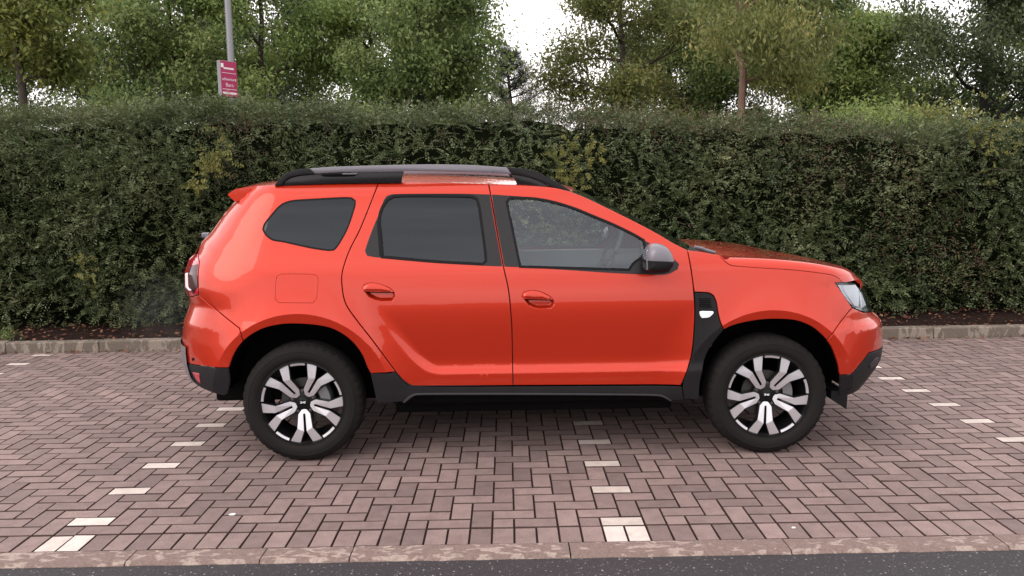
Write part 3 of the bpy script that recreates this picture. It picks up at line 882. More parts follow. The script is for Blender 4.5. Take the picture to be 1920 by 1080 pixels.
scm = [0.86, 0.97, 1.0, 0.97, 0.88, 0.70, 0.45]
outline_loft('mirror_cap', [(1210.5, 487.5), (1211, 478), (1214, 468), (1221, 460), (1232, 457.2), (1244, 459.5), (1254, 466), (1261, 477), (1265, 489.5)], ysm, scm, MAT['silver'], mir, -1.03, (1236, 488))
outline_loft('mirror_housing', [(1210.5, 488), (1265, 490), (1264, 498), (1256, 506), (1240, 511), (1222, 511), (1212, 508)], ysm, scm, MAT['cladding'], mir, -1.03, (1236, 488))
m = MB()
a, b, c_ = on_y(1250, 502, -0.85), on_y(1244, 502, -0.90), on_y(1238, 498, -0.96)
m.tube([a, b, c_], [0.028, 0.026, 0.026], 10); m.build('mirror_stalk', MAT['cladding'], mir, smooth=True)
g0 = on_y(1211, 470, -1.0); m = MB(); m.box((g0[0]-0.004, -1.05, g0[2]-0.10), (g0[0]+0.004, -0.92, g0[2]+0.005)); m.build('mirror_glass', MAT['mirror'], mir, bevel=0.002)
mir2 = mir.copy(); link(mir2, car); mir2.scale = (1, -1, 1)
for ch in mir.children:
    d = ch.copy(); link(d, mir2)

# wheels
def bent(a):      # depth of the spoke face along its length
    return np.interp(a, [0.15, 0.30, 0.62, 1.0], [0.034, 0.022, 0.002, 0.010])
RW = 0.2435
def make_wheel():
    w = empty('wheel', (0, 0, 0), car)
    prof = [(0.230, -0.080), (0.240, -0.090), (0.2465, -0.0965), (0.251, -0.0955), (0.2555, -0.100), (0.266, -0.106), (0.285, -0.1085), (0.300, -0.1065), (0.301, -0.1075), (0.304, -0.1072), (0.305, -0.1055), (0.318, -0.099), (0.330, -0.090), (0.3385, -0.080), (0.3430, -0.070), (0.3450, -0.056),
            (0.345, -0.052), (0.337, -0.050), (0.337, -0.043), (0.345, -0.041), (0.346, -0.014), (0.338, -0.012), (0.338, -0.004), (0.346, -0.002), (0.346, 0.026), (0.338, 0.028), (0.338, 0.036), (0.345, 0.038), (0.345, 0.056), (0.338, 0.082), (0.318, 0.100), (0.285, 0.108), (0.25, 0.100), (0.226, 0.08)]
    m = MB(); n = 168; m.lathe(prof, n)
    for i, (r, h) in enumerate(prof):           # shoulder sipes
        if 12 <= i <= 15:
            for k in range(n):
                if k % 4 == 0:
                    x, y, z = m.v[i*n+k]; q = 1-0.0045/r; m.v[i*n+k] = (x*q, y+0.002, z*q)
    m.build('tyre', MAT['tyre'], w, angle=35)
    m = MB(); m.lathe([(0.2455, -0.088), (0.2435, -0.094), (0.238, -0.095), (0.234, -0.088), (0.229, -0.072), (0.219, -0.05), (0.204, 0.0), (0.200, 0.07), (0.222, 0.095)], 96)
    m.build('rim', MAT['alloy_dark'], w, angle=35)
    m = MB(); m.lathe([(0.001, -0.060), (0.044, -0.060), (0.056, -0.056), (0.064, -0.045), (0.066, 0.02)], 40); m.lathe([(0.06, -0.05), (0.078, -0.05), (0.084, -0.042), (0.086, 0.02), (0.001, 0.02)], 40)
    m.build('hub', MAT['alloy_dark'], w, angle=35)
    m = MB(); m.lathe([(0.001, -0.066), (0.022, -0.0655), (0.0275, -0.063), (0.029, -0.058)], 32); m.build('hub_cap', MAT['alloy_dark'], w, angle=30)
    m = MB()                                      # emblem: two facing bracket strokes
    for sx in (-1, 1):
        pl = [(0.0, 0.0), (0.006, 0.006), (0.018, 0.006), (0.018, 0.0025), (0.0085, 0.0025), (0.006, 0.0), (0.0085, -0.0025), (0.018, -0.0025), (0.018, -0.006), (0.006, -0.006)]
        pl = [(sx*(x*0.8+0.0006), z*0.85) for x, z in pl]
        m.prism(pl if sx > 0 else pl[::-1], -0.0675, -0.064)
    m.build('emblem', MAT['white'], w)
    arm = [(.165, .0), (.185, .060), (.28, .138), (.60, .176), (.915, .388), (.985, .165), (.680, .034), (.27, .027)]
    def spoke(th, grow, dep, thick):
        m = MB(); ca, sa = math.cos(th), math.sin(th)
        for sg in (1, -1):
            pts = []
            cen = (0.6, 0.14)
            for (a, b) in arm:
                if grow:
                    a2 = a + (0.0 if a > 0.9 else (-grow if a < .3 and b < .06 else 0)); b2 = b+(grow if b > 0.05 and a < 0.95 else (-grow*0.7 if a > .6 else 0))
                    a2 = min(a2, 0.995); b2 = max(b2, 0.0)
                else: a2, b2 = a, b
                pts.append((a2, sg*b2))
            def P(a, b, e): return ((a*ca-b*sa)*RW, -0.092+bent(a)+dep+e, (a*sa+b*ca)*RW)
            fr = [P(a, b, 0) for a, b in pts]; bk = [P(a, b, thick) for a, b in pts]
            f = [(0, 1, 2, 7), (7, 2, 3, 6), (6, 3, 4, 5)]
            f += [tuple(i+8 for i in q[::-1]) for q in f]
            lp = list(range(8))
            f += [(lp[i], lp[(i+1) % 8], lp[(i+1) % 8]+8, lp[i]+8) for i in range(8)]
            m.add(fr+bk, f)
        # web joining both arms at the hub
        q = [(.165, 0.0), (.27, .027), (.27, -.027)]
        m.add([P(a, b, 0.0) for a, b in q]+[P(a, b, thick) for a, b in q], [(0, 1, 2), (3, 5, 4), (0, 3, 4, 1), (1, 4, 5, 2), (2, 5, 3, 0)])
        return m
    for k in range(5):
        th = -math.pi/2+k*2*math.pi/5
        spoke(th, 0.022, 0.006, 0.032).build('spoke', MAT['alloy_dark'], w, angle=30)
        m = spoke(th, 0, 0, 0.007); m.build('spoke_face', MAT['alloy'], w)
        m = MB(); a0, a1 = th+R(25.4), th+R(72-25.4)
        m.lathe([(0.905*RW, -0.081), (0.91*RW, -0.086), (0.975*RW, -0.0895), (0.985*RW, -0.086), (0.985*RW, -0.07)], 14, a0=a0, a1=a1)
        m.build('rim_accent', MAT['alloy'], w, angle=30)
        m = MB(); a = th+R(36); c = (0.258*RW*math.cos(a), 0, 0.258*RW*math.sin(a))
        m.lathe([(0.013, -0.045), (0.013, -0.052), (0.009, -0.053), (0.0085, -0.062), (0.006, -0.0635), (0.001, -0.0635)], 12, c=c)
        m.build('wheel_bolt', MAT['disc'], w, angle=30)
    m = MB(); m.lathe([(0.05, -0.02), (0.135, -0.02), (0.135, 0.005), (0.05, 0.005)], 48); m.lathe([(0.07, -0.045), (0.078, -0.04), (0.08, -0.018)], 32)
    m.build('brake_disc', MAT['disc'], w, angle=30)
    m = MB(); m.lathe([(0.10, -0.045), (0.155, -0.045), (0.16, -0.03), (0.16, 0.03), (0.10, 0.03)], 10, a0=R(-28), a1=R(32))
    m.build('brake_caliper', MAT['caliper'], w, angle=30)
    return w
w0 = make_wheel()
def put(w, x, y, rot, rz):
    w.location = (x, y, WZ); w.rotation_euler = (0, R(rot), R(rz))
def dup_wheel():
    c = w0.copy(); link(c, car)
    for ch in w0.children:
        d = ch.copy(); link(d, c)
    return c
wf = dup_wheel(); wr2 = dup_wheel(); wf2 = dup_wheel()
put(w0, -WB, -0.785, -4, 0); put(wf, WB, -0.785, 5, 0); put(wr2, -WB, 0.785, 20, 180); put(wf2, WB, 0.785, 40, 180)
# wheel arch liners, floor and chassis
for sx in (-1, 1):
    for sy in (-1, 1):
        m = MB(); m.lathe([(0.475, -0.845*1), (0.475, -0.50), (0.12, -0.50)], 40, c=(sx*WB, 0, WZ), a0=R(2), a1=R(174))
        o = m.build('wheel_arch_liner', MAT['liner'], car, angle=30)
        if sy > 0: o.scale = (1, -1, 1)
m = MB()
m.box((-0.84, -0.60, 0.20), (0.84, 0.60, 0.30)); m.box((-0.84, -0.78, 0.301), (0.84, 0.78, 0.42)); m.box((-2.0, -0.40, 0.24), (-0.80, 0.40, 0.5)); m.box((0.80, -0.40, 0.22), (1.9, 0.40, 0.6))
m.build('underbody', MAT['dark'], car, bevel=0.02)
for sx in (-1, 1):
    m = MB(); m.tube([(sx*WB, -0.72, WZ), (sx*WB, 0.72, WZ)], 0.045, 12); m.build('axle', MAT['dark'], car, smooth=True)
m = MB(); P = np.array([on_z(1558, 751, 0.16), on_z(1586, 768, 0.16)])
p0 = on_y(1557, 748, -0.83); p1 = on_y(1586, 767, -0.83); p2 = on_y(1588, 740, -0.83)
m.prism([(p0[0], p0[2]), (p1[0], p1[2]), (p2[0], p2[2]+0.02), (p0[0], p0[2]+0.05)], -0.84, -0.62); m.build('air_deflector', MAT['rubber_seal'], car)

# inner shell behind the skin so joints read dark, and the cabin
for sy in (-1, 1):
    m = MB()
    m.box((-0.80, sy*0.70 if sy < 0 else 0.70, 0.40), (0.93, sy*0.70+sy*0.13, 1.055)) if False else None
    zz = np.linspace(0.42, 1.075, 10); xx = np.linspace(-0.82, 0.86, 20)
    X, Z = np.meshgrid(xx, zz)
    Y = -(Wf(X, Z)-0.055)
    top = np.stack([X[-1], Y[-1]+0.07, Z[-1]-0.005], -1); low = np.stack([X[-1], Y[-1]+0.085, Z[-1]-0.6], -1)
    g_ = np.concatenate([np.stack([X, Y, Z], -1), top[None], low[None]], 0)
    if sy > 0: g_[..., 1] *= -1
    grid_obj('door_card', g_, MAT['interior_light'], car)
    # rear quarter inner wall with the window left open
    P = poly_px([(690, 350), (690, 470), (655, 590), (430, 590), (395, 470), (460, 365)]); P = P
    o = panel('quarter_trim', P, MAT['interior'], car, holes=[poly_px(W_QUART, 0.02)], off=-0.05, gap=0, rim=False, traced=False)
    if sy > 0: o.scale = (1, -1, 1)
m = MB(); m.box((-0.83, -0.74, 0.421), (0.85, 0.74, 0.46)); m.box((-1.95, -0.46, 0.505), (-0.835, 0.46, 0.54)); m.build('cabin_floor', MAT['interior'], car)
m = MB(); m.prism([(0.50, 0.60), (0.55, 0.93), (0.62, 1.03), (0.78, 1.055), (0.98, 1.03), (1.05, 0.6)], -0.77, 0.77); m.build('dashboard', MAT['interior'], car, bevel=0.03, seg=3, angle=40)
m = MB(); m.prism([(0.50, 0.94), (0.56, 1.05), (0.66, 1.085), (0.74, 1.05), (0.70, 0.94)], -0.52, -0.22); m.build('instrument_cowl', MAT['interior'], car, bevel=0.02, seg=3, angle=40)
def seat(x, y, wd):
    s = empty('seat', (x, y, 0.46), car)
    m = MB(); m.prism([(-0.28, 0.02), (0.26, 0.06), (0.28, 0.16), (0.2, 0.20), (-0.2, 0.15), (-0.3, 0.15)], -wd, wd); m.build('seat_cushion', MAT['seat'], s, bevel=0.04, seg=3, angle=50)
    m = MB(); m.prism([(-0.22, 0.12), (-0.32, 0.10), (-0.50, 0.62), (-0.44, 0.68), (-0.36, 0.64)], -wd, wd); m.build('seat_back', MAT['seat'], s, bevel=0.04, seg=3, angle=50)
    m = MB(); m.prism([(-0.45, 0.70), (-0.52, 0.72), (-0.54, 0.90), (-0.47, 0.90)], -0.13, 0.13); m.build('headrest', MAT['seat'], s, bevel=0.025, seg=3, angle=50)
for y in (-0.37, 0.37): seat(-0.12, y, 0.25)
seat(-0.98, 0.0, 0.47)
sw = empty('steering_wheel', (0, 0, 0), car)
c0 = on_y(1139, 484, -0.37)
rot = Matrix.Rotation(R(-64), 4, 'Y')
def TT(v): return tuple(rot @ Vector(v) + Vector(c0))
m = MB(); m.tube([TT((0.185*math.cos(a), 0.185*math.sin(a), 0)) for a in np.linspace(0, 2*math.pi, 41)], 0.016, 10, cap=False); m.build('steering_rim', MAT['interior'], sw, smooth=True)
m = MB(); m.lathe([(0.001, 0.03), (0.05, 0.025), (0.065, 0.0), (0.05, -0.03), (0.001, -0.05)], 20, axis='z'); m.v = [TT(v) for v in m.v]; m.build('steering_boss', MAT['interior'], sw, smooth=True)
m = MB()
for a in (R(180), R(0), R(90)): m.tube([TT((0.05*math.cos(a+R(90)), 0.05*math.sin(a+R(90)), 0)), TT((0.18*math.cos(a+R(90)), 0.18*math.sin(a+R(90)), 0))], 0.014, 8)
m.build('steering_spokes', MAT['interior'], sw, smooth=True)

for o in two_sided: mirror_tree(o, car)
#SECTION_WORLD
# ================================================================== the setting: road, kerbs, block paving, soil
rng = np.random.default_rng(11)

def paver_mat(name, stops, rough=0.85, speck=0.5):
    m, nt, b = new_mat(name)
    tc = nt.nodes.new('ShaderNodeTexCoord'); geo = nt.nodes.new('ShaderNodeNewGeometry'); oi = nt.nodes.new('ShaderNodeObjectInfo')
    a = nt.nodes.new('ShaderNodeMath'); a.operation = 'ADD'
    nt.links.new(geo.outputs['Random Per Island'], a.inputs[0]); nt.links.new(oi.outputs['Random'], a.inputs[1])
    f = nt.nodes.new('ShaderNodeMath'); f.operation = 'FRACT'; nt.links.new(a.outputs[0], f.inputs[0])
    n1 = nt.nodes.new('ShaderNodeTexNoise'); n1.inputs['Scale'].default_value = 1.1; n1.inputs['Detail'].default_value = 5     # broad dirt
    n2 = nt.nodes.new('ShaderNodeTexNoise'); n2.inputs['Scale'].default_value = 160; n2.inputs['Detail'].default_value = 3     # grain
    n3 = nt.nodes.new('ShaderNodeTexNoise'); n3.inputs['Scale'].default_value = 14; n3.inputs['Detail'].default_value = 4
    for n in (n1, n2, n3): nt.links.new(geo.outputs['Position'], n.inputs['Vector'])
    c = nt.nodes.new('ShaderNodeMath'); c.operation = 'MULTIPLY_ADD'; c.inputs[1].default_value = 0.45
    nt.links.new(f.outputs[0], c.inputs[0])
    d = nt.nodes.new('ShaderNodeMath'); d.operation = 'MULTIPLY_ADD'; d.inputs[1].default_value = 0.75; d.inputs[2].default_value = -0.15
    nt.links.new(n1.outputs['Fac'], d.inputs[0]); nt.links.new(d.outputs[0], c.inputs[2])
    r = ramp(nt, stops); nt.links.new(c.outputs[0], r.inputs[0])
    mx = nt.nodes.new('ShaderNodeMix'); mx.data_type = 'RGBA'; mx.blend_type = 'MULTIPLY'; mx.inputs['Factor'].default_value = speck
    g = ramp(nt, [(0.35, (0.45, 0.45, 0.45)), (0.52, (1, 1, 1)), (0.66, (1.0, 1.0, 1.0)), (0.70, (1.6, 1.55, 1.5))]); nt.links.new(n2.outputs['Fac'], g.inputs[0])
    nt.links.new(r.outputs[0], mx.inputs['A']); nt.links.new(g.outputs[0], mx.inputs['B'])
    mx2 = nt.nodes.new('ShaderNodeMix'); mx2.data_type = 'RGBA'; mx2.blend_type = 'MULTIPLY'; mx2.inputs['Factor'].default_value = 0.5
    g2 = ramp(nt, [(0.3, (0.62, 0.60, 0.60)), (0.6, (1, 1, 1))]); nt.links.new(n3.outputs['Fac'], g2.inputs[0])
    nt.links.new(mx.outputs['Result'], mx2.inputs['A']); nt.links.new(g2.outputs[0], mx2.inputs['B'])
    nt.links.new(mx2.outputs['Result'], b.inputs['Base Color'])
    bp = nt.nodes.new('ShaderNodeBump'); bp.inputs['Strength'].default_value = 0.5; bp.inputs['Distance'].default_value = 0.002
    nt.links.new(n2.outputs['Fac'], bp.inputs['Height']); nt.links.new(bp.outputs[0], b.inputs['Normal'])
    b.inputs['Roughness'].default_value = rough
    return m

def asphalt_mat():
    m, nt, b = new_mat('asphalt')
    geo = nt.nodes.new('ShaderNodeNewGeometry')
    v = nt.nodes.new('ShaderNodeTexVoronoi'); v.inputs['Scale'].default_value = 95
    v2 = nt.nodes.new('ShaderNodeTexVoronoi'); v2.inputs['Scale'].default_value = 95; v2.feature = 'F1'
    n = nt.nodes.new('ShaderNodeTexNoise'); n.inputs['Scale'].default_value = 0.8; n.inputs['Detail'].default_value = 6
    for q in (v, v2, n): nt.links.new(geo.outputs['Position'], q.inputs['Vector'])
    sp = nt.nodes.new('ShaderNodeSeparateColor'); nt.links.new(v.outputs['Color'], sp.inputs[0])
    r = ramp(nt, [(0.0, (0.018, 0.016, 0.019)), (0.72, (0.036, 0.032, 0.037)), (0.90, (0.06, 0.056, 0.06)), (0.965, (0.13, 0.125, 0.125)), (1.0, (0.26, 0.25, 0.24))])
    nt.links.new(sp.outputs[0], r.inputs[0])
    lt = nt.nodes.new('ShaderNodeMath'); lt.operation = 'LESS_THAN'; lt.inputs[1].default_value = 0.42
    nt.links.new(v.outputs['Distance'], lt.inputs[0])
    mx = nt.nodes.new('ShaderNodeMix'); mx.data_type = 'RGBA'; mx.inputs['A'].default_value = (0.024, 0.021, 0.025, 1)
    nt.links.new(lt.outputs[0], mx.inputs['Factor']); nt.links.new(r.outputs[0], mx.inputs['B'])
    mx2 = nt.nodes.new('ShaderNodeMix'); mx2.data_type = 'RGBA'; mx2.blend_type = 'MULTIPLY'; mx2.inputs['Factor'].default_value = 0.6
    g = ramp(nt, [(0.3, (0.7, 0.7, 0.7)), (0.7, (1.25, 1.2, 1.2))]); nt.links.new(n.outputs['Fac'], g.inputs[0])
    nt.links.new(mx.outputs['Result'], mx2.inputs['A']); nt.links.new(g.outputs[0], mx2.inputs['B'])
    nt.links.new(mx2.outputs['Result'], b.inputs['Base Color'])
    bp = nt.nodes.new('ShaderNodeBump'); bp.inputs['Strength'].default_value = 0.7; bp.inputs['Distance'].default_value = 0.004
    nt.links.new(v.outputs['Distance'], bp.inputs['Height']); nt.links.new(bp.outputs[0], b.inputs['Normal'])
    b.inputs['Roughness'].default_value = 0.75
    return m

def kerb_mat(name, base, worn, thr, sc):
    m, nt, b = new_mat(name)
    geo = nt.nodes.new('ShaderNodeNewGeometry')
    mp = nt.nodes.new('ShaderNodeMapping'); mp.inputs['Scale'].default_value = sc
    n = nt.nodes.new('ShaderNodeTexNoise'); n.inputs['Scale'].default_value = 22; n.inputs['Detail'].default_value = 5; n.inputs['Distortion'].default_value = 0.6
    n2 = nt.nodes.new('ShaderNodeTexNoise'); n2.inputs['Scale'].default_value = 90; n2.inputs['Detail'].default_value = 4
    n4 = nt.nodes.new('ShaderNodeTexNoise'); n4.inputs['Scale'].default_value = 2.3; n4.inputs['Detail'].default_value = 3
    nt.links.new(geo.outputs['Position'], mp.inputs['Vector']); nt.links.new(mp.outputs[0], n.inputs['Vector'])
    nt.links.new(geo.outputs['Position'], n2.inputs['Vector']); nt.links.new(geo.outputs['Position'], n4.inputs['Vector'])
    ad = nt.nodes.new('ShaderNodeMath'); ad.operation = 'MULTIPLY_ADD'; ad.inputs[1].default_value = 0.5
    nt.links.new(n4.outputs['Fac'], ad.inputs[0]); nt.links.new(n.outputs['Fac'], ad.inputs[2])
    r = ramp(nt, [(thr-0.03, base), (thr+0.04, worn)]); nt.links.new(ad.outputs[0], r.inputs[0])
    mx = nt.nodes.new('ShaderNodeMix'); mx.data_type = 'RGBA'; mx.blend_type = 'MULTIPLY'; mx.inputs['Factor'].default_value = 0.7
    g = ramp(nt, [(0.3, (0.6, 0.58, 0.56)), (0.65, (1.1, 1.1, 1.1))]); nt.links.new(n2.outputs['Fac'], g.inputs[0])
    nt.links.new(r.outputs[0], mx.inputs['A']); nt.links.new(g.outputs[0], mx.inputs['B']); nt.links.new(mx.outputs['Result'], b.inputs['Base Color'])
    bp = nt.nodes.new('ShaderNodeBump'); bp.inputs['Strength'].default_value = 0.5; bp.inputs['Distance'].default_value = 0.003
    nt.links.new(n2.outputs['Fac'], bp.inputs['Height']); nt.links.new(bp.outputs[0], b.inputs['Normal'])
    b.inputs['Roughness'].default_value = 0.9
    return m

MAT['paver'] = paver_mat('rose_grey_paver', [(0.15, (0.160, 0.114, 0.108)), (0.40, (0.215, 0.153, 0.144)), (0.60, (0.258, 0.184, 0.172)), (0.85, (0.315, 0.227, 0.210))])
MAT['paver_white'] = paver_mat('white_paver', [(0.2, (0.50, 0.43, 0.39)), (0.7, (0.66, 0.575, 0.53))], speck=0.25)
MAT['asphalt'] = asphalt_mat()
MAT['kerb_front'] = kerb_mat('worn_edging_stone', (0.19, 0.135, 0.12), (0.33, 0.26, 0.23), 0.80, (0.7, 1.4, 1.0))
MAT['kerb_back'] = kerb_mat('mossy_concrete_kerb', (0.135, 0.11, 0.088), (0.25, 0.21, 0.175), 0.78, (1.0, 1.0, 0.35))
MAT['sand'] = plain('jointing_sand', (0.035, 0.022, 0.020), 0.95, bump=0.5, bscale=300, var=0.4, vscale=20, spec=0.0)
MAT['joint'] = plain('dirty_shaded_arris', (0.055, 0.037, 0.034), 0.95, bump=0.3, var=0.5, vscale=9, spec=0.0)  # joint dirt, with the shade of the joints painted into the same dark colour
MAT['soil'] = plain('dark_soil', (0.022, 0.014, 0.012), 0.95, bump=1.0, bscale=60, var=0.5, vscale=25, spec=0.02)
MAT['grass'] = plain('rough_ground', (0.05, 0.06, 0.025), 0.95, bump=0.6, bscale=20, var=0.4, vscale=2)

def sheet(name, x0, x1, y0, y1, z, mat):
    o = mesh_obj(name, [(x0, y0, z), (x1, y0, z), (x1, y1, z), (x0, y1, z)], [(0, 1, 2, 3)], mat)
    return tag(o, kind='structure')
YK0, YK1, YS1, YB0, YB1 = -2.165, -2.037, -1.862, 2.535, 2.66
sheet('ground', -1500, 1500, -1500, 1500, -0.060, MAT['grass'])
sheet('road', -160, 160, -130, YK0+0.02, -0.012, MAT['asphalt'])
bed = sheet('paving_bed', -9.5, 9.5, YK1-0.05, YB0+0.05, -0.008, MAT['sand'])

U = 0.1008; MX, MY = 0.3674, -1.4053
def paver_mesh(dx, dy, name='paver', h=0.05, ch=0.0032):
    a, b = dx/2, dy/2
    v = []
    for (x, y, z) in ((a, b, -h), (a, b, -ch*1.4), (a-ch, b-ch*1.5, 0)):
        v += [(-x, -y, z), (x, -y, z), (x, y, z), (-x, y, z)]
    f = []
    for r in (0, 4):
        for i in range(4):
            j = (i+1) % 4
            f.append((r+i, r+j, r+4+j, r+4+i))
    f.append((8, 9, 10, 11))
    return np.array(v), f          # the last face is the worn top, the others arris and sides, joint dirt and shade in one colour
def in_view(x, y, pad=30):
    p = proj((x, y, 0.0))
    return -pad < p[0] < 1920+pad and p[1] < 1080+pad
J = 0.0042            # joint width
bricks = []           # cx, cy, sx, sy, white
for k in range(-120, 121):
    for q in range(-20, 26):
        hx, hy = MX+k*U, MY-k*U+4*U*q
        # the lattice of a 90 degree herringbone: one stretcher, one upright
        for cx, cy, sx, sy, hz in ((hx, hy, 2*U, U, True), (hx-U/2, hy+2.5*U, U, 2*U, False)):
            y0, y1 = max(cy-sy/2, YS1), min(cy+sy/2, YB0)
            if y1-y0 < 0.025 or abs(cx) > 8.5: continue
            if not in_view(cx, cy, 420): continue
            wh = hz and (k % 25 == 0)
            bricks.append((cx, (y0+y1)/2, sx-J, y1-y0-J, wh))
k = 0
for k in range(-70, 71):       # soldier course beside the edging
    cx = MX-U/2+k*U
    if not in_view(cx, -1.95, 420): continue
    wh = k % 25 in (0, 1)
    bricks.append((cx, (YS1+YK1)/2, U-J, YS1-YK1-J, wh))
def pix_area(b):
    p = proj((b[0], b[1], 0.0)); d = math.hypot(b[0]-CX, b[1]-CY)
    vis = 0 < p[0] < 1920 and 0 < p[1] < 1080
    # under the car or behind it the blocks are hidden
    hid = (-1.9 < b[0] < 1.95 and -0.75 < b[1] < 0.9) or (b[1] > 0.9 and 370 < p[0] < 1650 and p[1] < 760)
    return (b[2]*b[3]/d**2.5) if vis and not hid else 0
order = sorted(range(len(bricks)), key=lambda i: -pix_area(bricks[i]))
whites = [i for i in order if bricks[i][4]]
single = set([i for i in order if not bricks[i][4]][:290])
cache = {}
def paver_obj(b, name, mat):
    key = (name, round(b[2], 3), round(b[3], 3))
    if key not in cache:
        v, f = paver_mesh(b[2], b[3])
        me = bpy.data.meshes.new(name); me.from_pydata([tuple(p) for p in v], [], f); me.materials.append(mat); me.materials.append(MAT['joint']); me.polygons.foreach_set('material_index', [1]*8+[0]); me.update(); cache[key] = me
    o = bpy.data.objects.new(name, cache[key]); o.location = (b[0], b[1], float(rng.normal(0, 0.0008)))
    o.rotation_euler = (float(rng.normal(0, 0.005)), float(rng.normal(0, 0.005)), float(rng.normal(0, 0.006)))
    return link(o, bed)
for i in order:
    if i in single: paver_obj(bricks[i], 'paver', MAT['paver'])
for i in whites: paver_obj(bricks[i], 'white_paver', MAT['paver_white'])
VV, FF = [], []; nb = 0
for i, b in enumerate(bricks):
    if i in single or b[4]: continue
    v, f = paver_mesh(b[2], b[3])
    ax, ay, az = rng.normal(0, 0.005, 3)
    vv = v.copy(); vv[:, 2] += v[:, 0]*ax+v[:, 1]*ay+rng.normal(0, 0.0008)
    vv[:, 0] += -v[:, 1]*az; vv[:, 1] += v[:, 0]*az
    VV.append(vv+np.array([b[0], b[1], 0])); FF.append(np.array(f)+nb); nb += len(v)
rest = fast_mesh('paver_field', np.concatenate(VV), np.concatenate(FF), MAT['paver'], bed)
rest['kind'] = 'stuff'
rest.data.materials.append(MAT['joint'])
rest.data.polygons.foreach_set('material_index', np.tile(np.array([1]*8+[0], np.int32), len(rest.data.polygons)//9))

# flush edging stones at the road
edge = empty('edging'); tag(edge, kind='structure')
js = [-4.5, -3.6, -2.70, -1.79, -1.22, -0.84, 0.10, 1.04, 1.97, 2.9, 3.8, 4.7]
for a, b in zip(js[:-1], js[1:]):
    m = MB(); dz = float(rng.normal(0, 0.001))
    n = 12; top = []
    for t in range(n+1):
        x = a+0.003+(b-a-0.006)*t/n
        top.append((x, rng.normal(0, 0.0025)))
    V = []
    for x, j in top: V += [(x, YK0+j, -0.10), (x, YK0+j, -0.010), (x, YK0+0.012+j, 0.004+dz), (x, YK1-0.004, 0.003+dz), (x, YK1-0.002, -0.10)]
    F = []
    for t in range(n):
        for r in range(4): F.append((t*5+r, (t+1)*5+r, (t+1)*5+r+1, t*5+r+1))
    F += [(0, 1, 2, 3, 4), tuple(n*5+r for r in (4, 3, 2, 1, 0))]
    m.add(V, F); m.build('edging_stone', MAT['kerb_front'], edge)
# raised kerb at the back
kerb = empty('kerb'); tag(kerb, kind='structure')
x = -8.75
for i in range(20):
    L = 0.915; x1 = x+L
    m = MB(); m.box((x+0.003, YB0, -0.05), (x1-0.003, YB1, 0.108+float(rng.normal(0, 0.002)))); o = m.build('kerb_stone', MAT['kerb_back'], kerb, bevel=0.012, seg=2)
    x = x1

def rebase(root, loc):
    root.location = loc
    for ch in root.children: ch.location = [a-b for a, b in zip(ch.location, loc)]
rebase(edge, (0, YK0, 0)); rebase(kerb, (0, YB0, 0))

# planting bed: rough soil with litter
nx, ny = 260, 26
X, Y = np.meshgrid(np.linspace(-11, 11, nx), np.linspace(YB1-0.02, YB1+2.4, ny))
Z = 0.075+0.05*sstep(0, 0.7, Y-YB1)+rng.normal(0, 0.010, X.shape)
soil = grid_obj('soil_bed', np.stack([X, Y, Z], -1), MAT['soil'], flip=True); tag(soil, kind='structure')

# ------------------------------------------------------------------ leaf builders
def leaf_quads(C, D, N, L, Wd, fold=0.0):
    """diamond leaves: centres C, long axis D, face normal N (n,3); lengths L, widths Wd"""
    Sd = np.cross(D, N); Sd /= np.maximum(np.linalg.norm(Sd, axis=1), 1e-6)[:, None]
    L = np.asarray(L)[:, None]; Wd = np.asarray(Wd)[:, None]
    a = C-D*L*0.5; b = C+Sd*Wd*0.5-D*L*0.05; c = C+D*L*0.5; d = C-Sd*Wd*0.5-D*L*0.05
    V = np.stack([a, b, c, d], 1).reshape(-1, 3)
    Q = np.arange(len(C)*4).reshape(-1, 4)
    return V, Q
def unit(a): return a/np.maximum(np.linalg.norm(a, axis=-1), 1e-9)[..., None]
def vnoise(P, sc, seed=0):
    """cheap smooth noise from summed sines"""
    r = np.random.default_rng(seed); o = 0
    for i in range(7):
        k = r.normal(0, sc, P.shape[-1]); o = o+np.sin(P @ k + r.uniform(0, 6.28))
    return o/7*1.6

